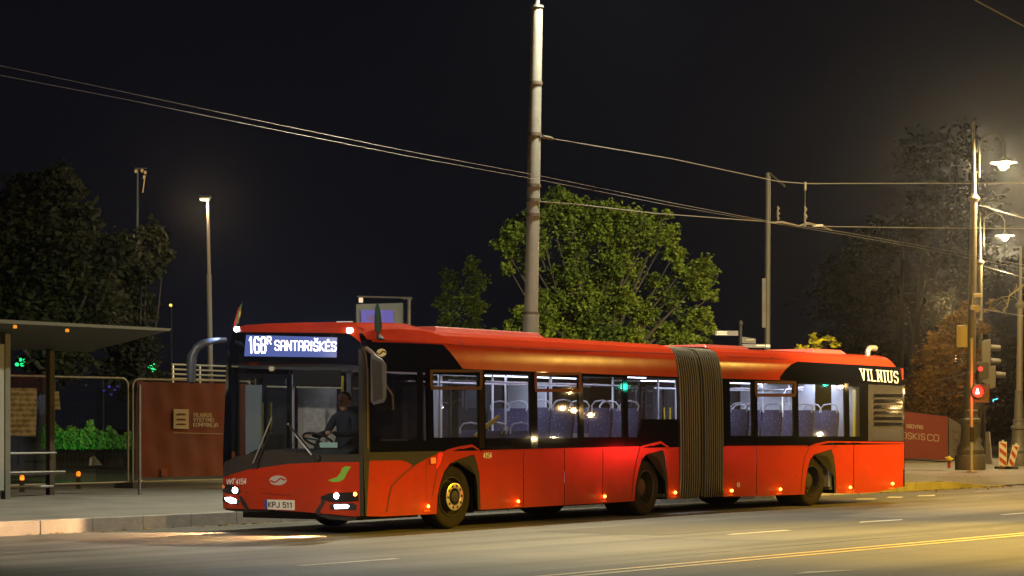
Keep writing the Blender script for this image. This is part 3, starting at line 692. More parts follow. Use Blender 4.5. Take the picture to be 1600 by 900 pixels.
# --- floor, ceiling, lining, underbody
M_floor = mat('interior_floor', (.10, .10, .11), .6, var=.1); M_ceil = mat('interior_ceiling', (.62, .63, .66), .5)
def shell_in(fr, t0, t1, ta, zf=.36):
    mb = MB(); mb.box((t0, .06, zf - .06), (ta - .68, 2.49, zf), fr) if ta - .68 > t0 else 0
    mb.box((ta - .68, .75, zf - .06), (ta + .68, 1.8, zf), fr); mb.box((ta + .68, .06, zf - .06), (t1, 2.49, zf), fr); part('floor', mb, M_floor)
    mb = MB(); mb.box((t0, .16, 2.40), (t1, 2.39, 2.44), fr); part('ceiling', mb, M_ceil)
    for w0, w1 in ((.10, .75), (1.8, 2.45)):
        mb = MB(); mb.box((ta - .68, w0, 1.03), (ta + .68, w1, 1.07), fr); wi = .72 if w0 < 1 else 1.79
        mb.box((ta - .68, wi, zf), (ta + .68, wi + .03, 1.03), fr); part('wheel_housing', mb, mat('wheel_box_grey', (.12, .12, .13), .6))
shell_in(BF, -.66, 5.2, 0.); shell_in(BF, 5.2, 7.0, 5.9); shell_in(BR, 8.64, 14.9, 11.86)
mb = MB(); mb.box((-2.2, 1.2, .30), (-.68, 2.49, .36), BF); part('floor', mb, M_floor)
mb = MB(); mb.box((-2.2, .16, 2.40), (-.66, 2.39, 2.44), BF); part('ceiling', mb, M_ceil)
mb = MB(); mb.box((7.0, .35, .30), (7.85, 2.2, .36), BF); mb.box((7.85, .35, .30), (8.64, 2.2, .36), BR); part('floor', mb, M_floor)
mb = MB(); mb.box((.8, .4, .22), (5.2, 2.1, .30), BF); mb.box((-2.2, .25, .2), (-.65, 2.3, .30), BF); part('underbody', mb, M_under)
mb = MB(); mb.box((9., .4, .24), (11.2, 2.1, .30), BR); mb.box((12.6, .3, .30), (15.2, 2.25, .36), BR); part('underbody', mb, M_under)
# axles
mb = MB(); mb.tube([(0, .3, .48), (0, 2.25, .48)], .09, 10, BF); mb.tube([(5.9, .5, .48), (5.9, 2.05, .48)], .14, 10, BF); mb.tube([(11.86, .5, .48), (11.86, 2.05, .48)], .14, 10, BR); part('axle', mb, M_under)
# seat podiums and inner side lining
mb = MB(); mb.box((.75, .10, .36), (2.1, .95, .80), BF); mb.box((3.7, 1.6, .36), (5.2, 2.45, .80), BF); mb.box((2.2, .10, .36), (4.4, .95, .62), BF); mb.box((4.4, .10, .36), (5.2, .95, .80), BF); mb.box((6.6, .10, .36), (6.95, .95, .80), BF); part('seat_podium', mb, M_lgrey)
mb = MB(); mb.box((8.75, .10, .36), (11.15, .95, .80), BR); mb.box((12.56, .10, .36), (13.2, .95, .80), BR); mb.box((12.56, 1.6, .36), (13.2, 2.45, .80), BR); part('seat_podium', mb, M_lgrey)
mb = MB(); mb.box((13.35, .10, .36), (14.9, 2.45, 1.25), BR); part('engine_box', mb, M_lgrey)
mb = MB(); mb.box((13.05, .75, 1.0), (13.12, 2.46, 2.39), BR); mb.box((13.5, .12, 1.25), (14.8, .60, 2.39), BR); part('engine_tower', mb, mat('white_inner_panel', (.66, .68, .74), .45, var=.04))
# ceiling light strips
M_strip = emis('interior_light_strip', (.86, .90, 1.0), 9.0); M_strip_dim = emis('interior_light_strip_dim', (.9, .86, .9), .8)
for fr, t0, t1, m in ((BF, 2.6, 6.8, M_strip), (BR, 8.9, 14.6, M_strip), (BF, .6, 2.4, M_strip_dim)):
    for w in (.55, 1.9):
        mb = MB(); mb.box((t0, w, 2.385), (t1, w + .10, 2.398), fr); part('light_strip', mb, m)
# poles and rails
M_rail = mat('satin_grab_rail', (.70, .70, .74), .35, .4); M_yrail = mat('yellow_rail', (.75, .55, .02), .4)
def rail(pts, m=M_rail, fr=BF, r=.019): mb = MB(); mb.tube(pts, r, 8, fr); part('grab_rail', mb, m, smooth=50)
for t, w in ((1.0, 1.0), (2.15, 1.75), (2.2, .98), (3.6, 1.7), (4.3, 1.0), (5.3, 1.6), (6.4, 1.0), (3.0, 1.05)): rail([(t, w, .36), (t, w, 2.4)])
for t, w in ((8.9, 1.6), (9.7, 1.75), (10.3, 1.0), (11.15, 1.75), (11.6, 1.0), (12.5, .98)): rail([(t, w, .36), (t, w, 2.4)], fr=BR)
rail([(12.0, .80, 1.3), (12.0, .80, 2.15), (12.12, .82, 2.25), (12.8, .84, 2.3)], fr=BR, r=.024)
rail([(12.95, 1.15, .9), (12.95, 1.15, 2.39)], M_yrail, BR, .024)
rail([(1.1, .88, 2.25), (6.8, .88, 2.25)]); rail([(1.1, 1.7, 2.25), (6.8, 1.7, 2.25)]); rail([(8.9, .9, 2.25), (12.9, .9, 2.25)], fr=BR); rail([(8.9, 1.7, 2.25), (12.9, 1.7, 2.25)], fr=BR)
ya_, za_ = tz(SF, 783, 682); yb_, zb_ = tz(SF, 819, 651)
rail([(ya_ - .3, .30, za_), (yb_ - .3, .30, zb_)], M_yrail, BF, .030)
# white partitions beside the doors
mb = MB(); mb.box((3.62, 1.72, .36), (3.66, 2.45, 1.35), BF); mb.box((2.04, 1.72, .36), (2.08, 2.45, 2.2), BF); mb.box((5.25, 1.68, .36), (5.29, 2.46, 2.3), BF); mb.box((4.05, .12, .80), (4.10, .92, 1.42), BF); part('partition', mb, M_lgrey)
mb = MB(); mb.box((9.62, 1.75, .36), (9.66, 2.45, 1.5), BR); mb.box((11.14, 1.75, .36), (11.18, 2.45, 2.2), BR); mb.box((10.0, .12, .8), (10.05, .92, 1.45), BR); part('partition', mb, M_lgrey)
# seats: patterned shells with grab handles
def seat_fabric():
    m = mat('blue_patterned_seat_fabric', (.055, .055, .13), .85); nt = m.node_tree; b = nt.nodes['Principled BSDF']
    tc = nt.nodes.new('ShaderNodeTexCoord'); v = nt.nodes.new('ShaderNodeTexVoronoi'); v.inputs['Scale'].default_value = 17; v.inputs['Randomness'].default_value = 1
    nt.links.new(tc.outputs['Object'], v.inputs['Vector'])
    cr = nt.nodes.new('ShaderNodeValToRGB'); cr.color_ramp.interpolation = 'CONSTANT'
    cr.color_ramp.elements[0].color = (.26, .25, .36, 1); cr.color_ramp.elements[1].position = .20; cr.color_ramp.elements[1].color = (.070, .062, .128, 1)
    nt.links.new(v.outputs['Distance'], cr.inputs[0]); nt.links.new(cr.outputs[0], b.inputs['Base Color']); return m
M_seat = seat_fabric()
def loc_mesh(name, mb, m, parent, smooth=None, bevel=0):
    me = bpy.data.meshes.new(name); me.from_pydata([tuple(v) for v in mb.v], [], mb.f); bm = bmesh.new(); bm.from_mesh(me)
    bmesh.ops.recalc_face_normals(bm, faces=bm.faces)
    if bevel: bmesh.ops.bevel(bm, geom=[e for e in bm.edges if len(e.link_faces) == 2 and e.calc_face_angle(0) > .6], offset=bevel, segments=3, affect='EDGES', profile=.5)
    bm.to_mesh(me); bm.free(); me.materials.append(m)
    me.polygons.foreach_set('use_smooth', [True] * len(me.polygons)); me.set_sharp_from_angle(angle=R(smooth or 40))
    return link(name, me, parent)
def seat_proto():
    mb = MB(); b = [(-.20, .42), (-.215, .75), (-.205, .98), (-.17, 1.05), (.17, 1.05), (.205, .98), (.215, .75), (.20, .42)]
    mb.prism(b, 0, .07, lambda a, z, h: Vector((h + (z - .42) * .16, a, z))); mb.prism([(-.19, .40), (.19, .40), (.2, .47), (-.2, .47)], -.38, .03, lambda a, z, h: Vector((h, a, z)))
    s = loc_mesh('seat', mb, M_seat, bus, bevel=.015)
    h = MB(); h.tube([(.10, -.17, 1.0), (.115, -.19, 1.09), (.12, -.13, 1.155), (.125, 0, 1.175), (.12, .13, 1.155), (.115, .19, 1.09), (.10, .17, 1.0)], .014, 8); loc_mesh('seat_handle', h, M_lgrey, s, 60)
    g = MB(); g.box((-.3, -.15, 0), (.02, .15, .40)); loc_mesh('seat_base', g, M_dark, s)
    return s
S0 = seat_proto(); first = True
def put_seat(t, w, z, fr, rot=0):
    global first
    if first: o = S0; first = False
    else:
        o = S0.copy(); COL.objects.link(o); o.parent = bus
        for ch in S0.children:
            c = ch.copy(); COL.objects.link(c); c.parent = o
    p = WM[bus].inverted() @ fr(t, w, z); o.location = p; o.rotation_euler = (0, 0, (R(-6) if fr is BR else 0) + rot)
for t, w in ((1.4, .33), (1.4, .76), (2.2, .33), (2.2, .76)): put_seat(t, w, .42, BF)
for t, w in ((3.5, .33), (3.5, .76), (4.75, .33), (4.75, .76), (5.75, .36), (5.75, .76), (4.6, 1.9), (4.6, 2.28)): put_seat(t, w, .80 - .0, BF)
for t, w in ((9.6, .33), (9.6, .76), (10.75, .33), (10.75, .76), (11.9, .33), (11.9, .76), (12.85, .33), (12.85, .72), (12.0, 1.85), (12.0, 2.25)): put_seat(t, w, .80, BR)

# --- side marker lamps, indicator, numbers
M_amber = emis('amber_marker', (1, .36, .03), 22)
for mp, u, y in ((SF, 669.5, 791), (SF, 810, 783.3), (SF, 945, 775.6), (SF, 1055.4, 769.6), (SR, 1143.6, 766.6), (SR, 1219.6, 764.5), (SR, 1329, 761.5), (SR, 1395, 755.6)):
    o = part('side_marker_lamp', patch(ell(u, y, 2.1, 2.1, 12), mp, .02, .02), M_amber)
    part('lamp_reflector', patch([(u - 7, y + 6.2), (u + 2.5, y + 5.8), (u + 2.5, y + 8.0), (u - 7, y + 8.4)], mp, .012, .012), mat('amber_reflector', (.7, .16, .02), .25), o)
    p = mp(u, y, .10); l = lamp('marker_light', 'POINT', p, .5, (1, .36, .05), .02)
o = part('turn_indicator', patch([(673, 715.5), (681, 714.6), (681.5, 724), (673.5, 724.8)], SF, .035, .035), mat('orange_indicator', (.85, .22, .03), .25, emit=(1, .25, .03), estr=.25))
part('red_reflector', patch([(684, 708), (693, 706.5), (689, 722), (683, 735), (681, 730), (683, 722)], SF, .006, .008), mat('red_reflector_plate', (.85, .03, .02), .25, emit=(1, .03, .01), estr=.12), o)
part('fleet_number', strokes_px('4154', [(755.6, 707.8), (768, 707.6), (768, 715.4), (755.6, 715.8)], SF, .006, 1.2, .5), M_white)
part('tyre_mark', strokes_px('8', [(1152.2, 754.5), (1155.6, 754.5), (1155.6, 760.5), (1152.2, 760.5)], SR, .006, 1.0), M_white)

# --- front face
def fpart(name, poly, m, off=0., thick=.03, cell=9, parent=None): return part(name, patch(poly, FM, off, thick, cell), m, parent, smooth=50)
fpart('front_roof_edge', [(352, 519), (366, 513), (384, 508), (420, 505.5), (480, 503.8), (545, 503), (557, 506), (566, 520), (566, 538), (545, 521.5), (500, 520.5), (420, 519.8), (383, 519.5)], M_red, .0, .03, 8)
fpart('front_header', [(350, 527), (352, 518), (383, 518.9), (420, 519.2), (500, 519.9), (545, 520.9), (566.5, 537), (567.5, 573), (548, 569.5), (480, 567), (400, 566), (351, 568)], M_blk, .002, .03, 9)
M_wind = glass('windscreen_glass', (.84, .87, .88), .85, .004)
WS = fpart('windscreen', [(356, 567.5), (400, 565.5), (480, 566.5), (548, 569), (562, 572), (562, 710), (520, 711), (456, 711), (440, 702.5), (425, 703), (394, 708.5), (366, 715), (357, 719)], M_wind, -.012, .006, 9)
fpart('front_pillar', [(348, 552), (357, 552), (358, 722), (346.5, 728)], M_blk, .004, .05, 12)
fpart('front_pillar', [(560, 545), (566.5, 545), (572, 806), (562.5, 806), (561, 700)], M_trim, .006, .05, 14)
part('front_pillar', patch([(566, 540), (576, 541), (578, 706), (573, 806), (571, 806), (568, 700)], SF, .004, .03, 12), M_dark)
part('corner_strip', line_px([(566.5, 543), (572, 556), (574, 580), (575, 700)], SF, 1.6, .014, .02), mat('bronze_strip', (.16, .10, .075), .45, 0., spec=.2))
fpart('scuttle_panel', [(347, 723), (357, 719), (366, 714.5), (394, 708), (425, 702.5), (440, 702), (456, 710.5), (520, 710.5), (562, 709.5), (562, 724), (510, 724), (450, 727), (386, 736), (346, 748)], M_trim, .002, .03, 9)
BMP = fpart('front_bumper', [(344.5, 746.5), (386, 734), (450, 725), (510, 722), (563, 722), (563, 806.5), (552, 807), (500, 802), (470, 799.5), (414, 796), (386, 795.5), (345, 794)], M_red, .004, .04, 8)
part('bumper_seam', line_px([(384, 769.4), (415, 771), (450, 774.2), (502, 775.8)], FM, .9, .0075, .004), M_seam, BMP)
part('front_rear_view_camera', patch(ell(424, 576, 4.2, 3.8, 16), FM, .0, .03), mat('pale_camera_dome', (.5, .5, .42), .3))
# route display
DSP = fpart('destination_display', [(385, 523.5), (527, 527.5), (526, 558.5), (382, 556.5)], mat('led_matrix_panel', (.01, .01, .015), .4, emit=(.09, .13, .40), estr=.9), .006, .006, 9)
M_led = emis('white_led', (.90, .88, 1.0), 3.2)
part('route_number', strokes_px('168', [(390, 527.4), (415.5, 528), (415.5, 551), (391, 551)], FM, .010, 2.6, .5), M_led, DSP)
part('route_letter', strokes_px('R', [(418.6, 526.4), (424, 526.6), (424, 537.6), (418.6, 537.4)], FM, .010, 1.7), M_led, DSP)
part('destination_lettering', strokes_px('SANTARIŠKĖS', [(430.5, 532.4), (525.5, 534.6), (525, 548.2), (430.5, 546.8)], FM, .010, 2.1, .42), M_led, DSP)
# marker lamps on the roof edge
for u, y in ((370.5, 514.5), (546.5, 516.5)):
    mb = MB(); c = FM(u, y, 0); mb.lathe([(.038, -.03), (.038, .025), (.030, .035), (.004, .038)], c, -BD, 16)
    o = part('roof_marker_lamp', mb, emis('cool_white_marker', (.75, .85, 1.0), 30))
    p = FM(u, y, .10); lamp('roof_marker_light', 'SPOT', p, 90, (.50, .64, 1.0), .03, p - BD * 5 + Vector((0, 0, .4)), 140, .6)
mb = MB(); 
part('front_light_bar', line_px([(526, 503.2), (551, 502.8)], FM, 1.2, .012, .02), mat('pale_strip', (.8, .75, .7), .3))
# headlights
def headlight(housing, pod_, lensc, lr, amber, drl, lit_amber, strip):
    h = fpart('headlight', housing, mat('headlight_housing', (.02, .02, .022), .15, coat=.6), .010, .02, 6)
    fpart('bumper_strip', strip, M_dark, .009, .01, 7, BMP)
    fpart('lamp_pod', pod_, M_dark, .011, .012, 6, h)
    part('headlamp_lens', patch(ell(*lensc, lr, lr * 1.25, 16), FM, .018, .01), emis('headlamp_white', (1, .95, .84), 40), h)
    part('turn_lamp', patch(ell(*amber, 2.6, 3.0, 12), FM, .018, .01), emis('front_amber', (1, .34, .03), 18) if lit_amber else mat('orange_indicator', (.85, .22, .03)), h)
    part('daytime_lamp', patch(drl, FM, .017, .008, 6), emis('daytime_white', (.82, .90, 1.0), 26), h)
headlight([(502, 776), (516, 770.5), (560, 768.5), (560.5, 783), (530, 785), (514, 784), (506, 781)], [(515, 789.5), (520, 786.8), (553, 786.2), (557.5, 790), (556.5, 797), (517, 796)], (526, 774.8), 3.6, (555.3, 772), [(523, 788.8), (542.5, 788.6), (546, 791), (543, 794.2), (523.5, 794.6)], True, [(502, 776.5), (507, 781.5), (509, 785), (501, 797.5), (500, 804), (492, 801.8), (496, 794), (502, 786)])
headlight([(345.5, 757), (360, 757), (372, 760.5), (377, 768), (372, 773.5), (346, 768.5)], [(346, 776.5), (368, 777), (375, 784), (372, 789), (346, 783)], (368.2, 766), 3.7, (349.6, 760.6), [(353, 777.6), (362, 777.2), (370, 780.8), (370, 785.8), (362, 786), (354, 782)], False, [(373, 773), (377.5, 775.5), (383, 783), (390, 796), (385, 796), (378, 788)])
fpart('bumper_lip', [(490, 801.5), (500, 803.5), (556, 807.5), (556, 811), (545, 814), (512, 811), (498, 807)], M_under, -.03, .12, 9)
fpart('bumper_lip', [(345, 790), (366, 794.5), (420, 797), (420, 799), (366, 799.5), (346, 796)], M_under, -.03, .1, 9)
# beams of the two dipped headlamps: flat-topped, thrown ahead and to the kerb
def beam(p, power):
    l = bpy.data.lights.new('headlamp_beam', 'POINT'); o = bpy.data.objects.new('headlamp_beam', l); COL.objects.link(o)
    o.location = p; l.energy = power; l.color = (1, .58, .28); l.shadow_soft_size = .05; l.use_nodes = True
    nt = l.node_tree; em = nt.nodes['Emission']; tc = nt.nodes.new('ShaderNodeTexCoord')
    def lim(vec, lo, hi, sgn=1):
        d = nt.nodes.new('ShaderNodeVectorMath'); d.operation = 'DOT_PRODUCT'; d.inputs[1].default_value = tuple(Vector(vec) * BEAM_SIGN); nt.links.new(tc.outputs['Normal'], d.inputs[0])
        r = nt.nodes.new('ShaderNodeMapRange'); r.interpolation_type = 'SMOOTHSTEP'; r.inputs[1].default_value = lo; r.inputs[2].default_value = hi; nt.links.new(d.outputs['Value'], r.inputs[0]); return r.outputs[0]
    a = lim((0, 0, -1), .006, .03); b = lim(BN, .004, .05)
    rd = -(Matrix.Rotation(R(62), 3, 'Z') @ BN); c = lim(Matrix.Rotation(R(-60), 3, 'Z') @ (-BD) @ Matrix.Rotation(R(-90), 3, 'Z') if False else Vector((math.cos(math.atan2(-BD.y, -BD.x) - R(62) + R(90)), math.sin(math.atan2(-BD.y, -BD.x) - R(62) + R(90)), 0)), .0, .12)
    m1 = nt.nodes.new('ShaderNodeMath'); m1.operation = 'MULTIPLY'; m2 = nt.nodes.new('ShaderNodeMath'); m2.operation = 'MULTIPLY'
    nt.links.new(a, m1.inputs[0]); nt.links.new(b, m1.inputs[1]); nt.links.new(m1.outputs[0], m2.inputs[0]); nt.links.new(c, m2.inputs[1]); nt.links.new(m2.outputs[0], em.inputs['Strength'])
BEAM_SIGN = 1
for u, y, pw in ((526, 774.8, 90), (368.2, 766, 90), (534, 791.5, 40), (361, 782, 40)):
    p = FM(u, y, .10); lamp('front_lamp_light', 'SPOT', p, pw, (.85, .90, 1.0), .03, p - BD * 5 + Vector((0, 0, .9)), 70, .8)
beam(FM(526, 774.8, .10), 1300); beam(FM(368.2, 766, .10), 900)
# plate, emblem, lettering, green leaf sticker
PL = fpart('number_plate', [(414.2, 780.6), (461, 781.6), (461, 797.2), (415, 795.6)], mat('plate_white', (.74, .72, .64), .4), .014, .012, 9)
fpart('plate_band', [(414.2, 780.6), (418.4, 780.7), (418.8, 795.7), (415, 795.6)], mat('plate_blue', (.02, .06, .35), .4), .016, .004, 9, PL)
part('plate_lettering', strokes_px('KPJ 511', [(420.8, 784.4), (457.6, 785.4), (457.6, 793.2), (420.8, 792.2)], FM, .018, 1.35, .5), mat('plate_black', (.01, .01, .01), .5), PL)
emblem(FM, 435, 750.6, 13.3, 7.6, parent=BMP, m=mat('silver_emblem', (.62, .60, .58), .3, .3), mc=M_red)
part('operator_lettering', strokes_px('VVT', [(355.4, 749.4), (368.2, 748.2), (366.2, 755.6), (354.6, 756.4)], FM, .010, 1.6, .15), M_white, BMP)
part('fleet_number', strokes_px('4154', [(370.2, 749), (385.4, 747.8), (385.2, 755.8), (369.8, 756.6)], FM, .010, 1.35, .5), M_white, BMP)
part('green_sticker', patch([(512.5, 750.5), (519, 748), (527, 745.5), (532, 739), (535, 731.5), (540, 728.6), (549, 729), (545, 735), (541.5, 741), (538.5, 748), (531, 752.5), (521, 753.5)], FM, .009, .003, 7), mat('leaf_green_sticker', (.16, .42, .02), .5), BMP)
# wipers
def wiper(pts, blade):
    mb = MB(); mb.tube([FM(u, y, .05) for u, y in pts], .014, 6); o = part('wiper', mb, M_dark)
    mb = MB(); mb.tube([FM(u, y, .035) for u, y in blade], .012, 6); part('wiper_blade', mb, mat('wiper_steel', (.45, .45, .44), .35, .6), o)
wiper([(403, 727), (416, 697), (431, 664)], [(398, 724), (412, 690), (427, 652)]); wiper([(497, 716), (470, 683), (454, 664)], [(489, 711), (466, 682), (452, 662)])
for u, y in ((402, 728), (498, 716)):
    mb = MB(); p = FM(u, y, 0); mb.lathe([(.045, 0), (.04, .05), (0, .06)], p, FM(u, y, .1) - p, 10); part('wiper_pivot', mb, M_dark)
# mirrors
mp_n = lambda u, y, Y: px(u, y, Y)
mb = MB(); yN = 31.75
mb.prism([(579, 556), (585, 553.5), (598, 562), (604, 570), (603.5, 622), (600, 629), (584, 633), (579, 628)], 0, .16, lambda a, b, h: px(a, b, yN + h)); mi = part('wing_mirror', mb, mat('mirror_housing', (.05, .05, .055), .45), bevel=.012)
mb = MB(); mb.prism([(580.5, 560), (596, 566), (597.5, 622), (583, 628)], 0, .006, lambda a, b, h: px(a, b, yN - .004 - h)); part('mirror_back', mb, M_trim, mi)
mb = MB(); mb.tube([px(572, 544, 32.0), px(578, 548, 31.95), px(587, 557, yN + .08)], .03, 8); part('mirror_arm', mb, mat('bronze_strip', (.35, .22, .16)), mi); mb = MB(); mb.tube([px(602, 601, yN + .1), px(613, 617, 32.3), px(614, 640, 32.5)], .014, 6); part('mirror_arm', mb, mat('bronze_strip', (.35, .22, .16)), mi)
mb = MB(); yL = 33.0
mb.tube([px(352, 531, 33.25), px(334, 532, 33.1), px(318, 536, yL), px(307, 544, yL), px(301, 556, yL), px(299, 575, yL), px(299, 597, yL)], [.04, .045, .055, .06, .065, .065, .05], 10); mi = part('wing_mirror', mb, mat('mirror_arm_blue_grey', (.055, .068, .10), .4), smooth=50)
mb = MB(); mb.prism([(291, 556), (296, 548), (304, 545), (307, 560), (306, 594), (301, 600), (292, 597)], .02, .2, lambda a, b, h: px(a, b, yL + h)); part('mirror_head', mb, M_dark, mi, bevel=.012)
# flags on the roof corners
mb = MB(); b0 = FM(374, 508, .02); q0 = [px(372.5, 507, b0.y), px(379, 471, b0.y)]; mb.tube(q0, .008, 6); fl = part('flag', mb, M_dark)
for i, (n, c) in enumerate((('flag_stripe', (.75, .50, .03)), ('flag_stripe', (.03, .20, .07)), ('flag_stripe', (.45, .03, .03)))):
    mb = MB(); rows = []
    for k in range(9):
        f = k / 8; y = 472 + f * 32; xx = 379.5 - f * 6
        wv = [(xx - 2.6 * i - .2, 0), (xx - 2.6 * (i + 1) - f * 2.4, 0)]
        rows.append([px(wv[0][0], y + 3.5 * i, b0.y + .02 * math.sin(k)), px(wv[1][0], y + 3.5 * (i + 1), b0.y + .03 * math.sin(k * .9 + 1) + .02)])
    mb.grid(rows); part(n, mb, mat(f'flag_cloth_{i}', c, .8), fl, recalc=False)
mb = MB(); b1 = SF(590, 520, .03).y; mb.tube([px(588.5, 529, b1), px(589.5, 476, b1)], .011, 6); fl = part('flag', mb, M_dark)
mb = MB(); mb.tube([px(589.5, 474, b1), px(590, 482, b1), px(590.5, 495, b1), px(591, 512, b1), px(590.5, 520, b1)], [.012, .035, .05, .055, .03], 9); part('furled_cloth', mb, mat('dark_green_cloth', (.012, .05, .03), .85), fl, smooth=60)
mb = MB(); mb.lathe([(.10, 0), (.10, .02), (.05, .07), (.02, .10)], px(590, 531, b1), (0, 0, 1), 12); part('flag_base', mb, M_dark, fl)
# cab: dashboard, wheel, driver seat, partition
M_dash = mat('dashboard_black', (.018, .018, .018), .6)
mb = MB(); mb.prism([(-2.45, .60), (-2.10, .60), (-2.10, 1.10), (-2.2, 1.22), (-2.45, 1.14)], .25, 2.0, lambda a, b, h: BF(a, h, b)); D_ = part('dashboard', mb, M_dash)
mb = MB(); mb.box((-2.2, 1.65, 1.0), (-2.08, 1.88, 1.42), BF); part('ticket_machine', mb, M_dash, D_)
mb = MB(); mb.box((-2.24, .55, 1.235), (-2.22, .85, 1.31), BF); part('dash_screen', mb, emis('dash_glow', (.55, .75, .55), .35), D_)
cst = BF(-2.15, .95, 1.34); ax = (BF(-1.85, .95, 1.90) - cst).normalized(); u_ = ax.orthogonal().normalized(); v_ = ax.cross(u_)
mb = MB(); mb.tube([cst + (u_ * math.cos(k * .2618) + v_ * math.sin(k * .2618)) * .225 for k in range(25)], .016, 8); mb.tube([cst, cst - ax * .25], .03, 8)
for k in range(3): mb.tube([cst, cst + (u_ * math.cos(k * 2.09) + v_ * math.sin(k * 2.09)) * .22], .014, 6)
part('steering_wheel', mb, M_dash, smooth=60)
mb = MB(); mb.box((-1.75, .69, 1.0), (-1.25, 1.21, 1.12), BF); mb.hexa([BF(-1.37, .71, 1.12), BF(-1.25, .71, 1.12), BF(-1.25, 1.19, 1.12), BF(-1.37, 1.19, 1.12), BF(-1.25, .76, 1.84), BF(-1.15, .76, 1.84), BF(-1.15, 1.14, 1.84), BF(-1.25, 1.14, 1.84)]); mb.box((-1.65, .77, .62), (-1.3, 1.12, 1.0), BF); part('driver_seat', mb, mat('driver_seat_cloth', (.03, .03, .035), .85), bevel=.02)
mb = MB(); mb.box((-.80, .08, .62), (-.75, 1.45, 1.35), BF); mb.box((-.80, .08, 1.35), (-.75, .16, 2.38), BF); mb.box((-.80, 1.37, 1.35), (-.75, 1.45, 2.38), BF); mb.box((-2.1, 1.41, .62), (-.8, 1.45, 1.20), BF); CP = part('cab_partition', mb, mat('cab_panel', (.30, .28, .28), .5))
g = MB(); g.box((-.78, .16, 1.35), (-.775, 1.37, 2.3), BF); part('partition_glass', g, glass('cab_glass', (.7, .66, .64), 1, .10), CP)
mb = MB(); mb.box((-2.3, .10, .30), (-.75, 1.45, .62), BF); part('cab_floor', mb, M_floor)
mb = MB(); mb.tube([(-1.9, 1.60, .5), (-1.9, 1.60, 2.3)], .02, 8, BF); part('grab_rail', mb, M_rail); mb = MB(); mb.tube([(-.70, 1.6, .5), (-.70, 1.6, 2.3)], .02, 8, BF); part('grab_rail', mb, M_yrail)
mb = MB(); mb.box((-.74, 1.70, .9), (-.71, 2.42, 2.12), BF); EP = part('entrance_partition', mb, mat('poster_beige', (.42, .38, .34), .6, var=.1, scale=4))
mb = MB(); mb.box((-.746, 1.80, 1.35), (-.7405, 2.30, 1.95), BF); part('poster', mb, mat('poster_grey', (.50, .46, .42), .6, var=.25, scale=14), EP)
mb = MB(); mb.box((-2.02, 2.12, .45), (-1.98, 2.40, 2.15), BF); part('door_leaf', mb, mat('door_blue_grey', (.30, .35, .40), .4))
# sun blind at the top of the driver's screen
mb = MB(); mb.box((-2.42, .35, 2.12), (-2.40, 1.2, 2.34), BF); part('sun_blind', mb, M_dash)
# interior lamps give the light of the strips ; the foremost has none, added for the cab
for fr, t, w, p in ((BF, 3.2, 1.25, 26), (BF, 5.4, 1.25, 26), (BR, 9.6, 1.25, 34), (BR, 11.4, 1.25, 34), (BR, 13.0, .7, 14), (BF, 1.3, 1.3, 16), (BF, -1.3, 1.75, 2.8)):
    l = bpy.data.lights.new('saloon_light', 'AREA'); o = bpy.data.objects.new('saloon_light', l); COL.objects.link(o); l.energy = p; l.shape = 'RECTANGLE'; l.size = 1.6; l.size_y = .5
    l.color = (.80, .84, 1.0); o.location = fr(t, w, 2.36); o.rotation_euler = (0, 0, math.atan2(BD.y, BD.x))

# ------------------------------------------------------------------ the driver
def skin(name, verts, edges, m, sub=2, parent=None, root=0, extra=None):
    me = bpy.data.meshes.new(name); me.from_pydata([tuple(v[0]) for v in verts], edges, [])
    o = bpy.data.objects.new(name, me); COL.objects.link(o)
    md = o.modifiers.new('s', 'SKIN'); md.use_smooth_shade = True
    for i, v in enumerate(verts):
        r = v[1]; d = me.skin_vertices[0].data[i]; d.radius = (r, r) if not isinstance(r, tuple) else r; d.use_root = (i == root)
    sb = o.modifiers.new('u', 'SUBSURF'); sb.levels = sub; sb.render_levels = sub
    dg = bpy.context.evaluated_depsgraph_get(); dg.update(); n = bpy.data.meshes.new_from_object(o.evaluated_get(dg))
    mb = MB(); mb.v = [v.co.copy() for v in n.vertices]; mb.f = [list(p.vertices) for p in n.polygons]
    bpy.data.objects.remove(o); bpy.data.meshes.remove(me); bpy.data.meshes.remove(n)
    return mb
dx, dw, dh = -1.50, .95, .20
def dv(t, w, z, r): return (BF(dx + t, dw + w, z + dh), r)
V = [dv(0, 0, .98, .155), dv(.05, 0, 1.18, .15), dv(.04, 0, 1.38, .165), dv(.0, 0, 1.50, .10), dv(-.02, 0, 1.57, .058),          # 0-4 pelvis..neck
     dv(0, .19, 1.46, .072), dv(-.12, .25, 1.24, .055), dv(-.42, .20, 1.20, .042), dv(-.55, .19, 1.22, .030),                      # 5-8 far arm
     dv(0, -.19, 1.46, .072), dv(-.12, -.26, 1.24, .055), dv(-.42, -.20, 1.22, .042), dv(-.55, -.19, 1.25, .030),                  # 9-12 near arm
     dv(-.06, .11, .98, .10), dv(-.46, .13, .98, .075), dv(-.56, .13, .62, .055), dv(-.60, .13, .50, .045), dv(-.74, .13, .47, .040),
     dv(-.06, -.11, .98, .10), dv(-.46, -.13, .98, .075), dv(-.56, -.13, .62, .055), dv(-.60, -.13, .50, .045), dv(-.74, -.13, .47, .040)]
E = [(0, 1), (1, 2), (2, 3), (3, 4), (3, 5), (5, 6), (6, 7), (7, 8), (3, 9), (9, 10), (10, 11), (11, 12), (0, 13), (13, 14), (14, 15), (15, 16), (16, 17), (0, 18), (18, 19), (19, 20), (20, 21), (21, 22)]
M_shirt = mat('dark_blue_work_shirt', (.022, .026, .045), .85, var=.15, scale=12); M_skin = mat('skin', (.50, .30, .21), .5)
body = skin('person', V, E, M_shirt)
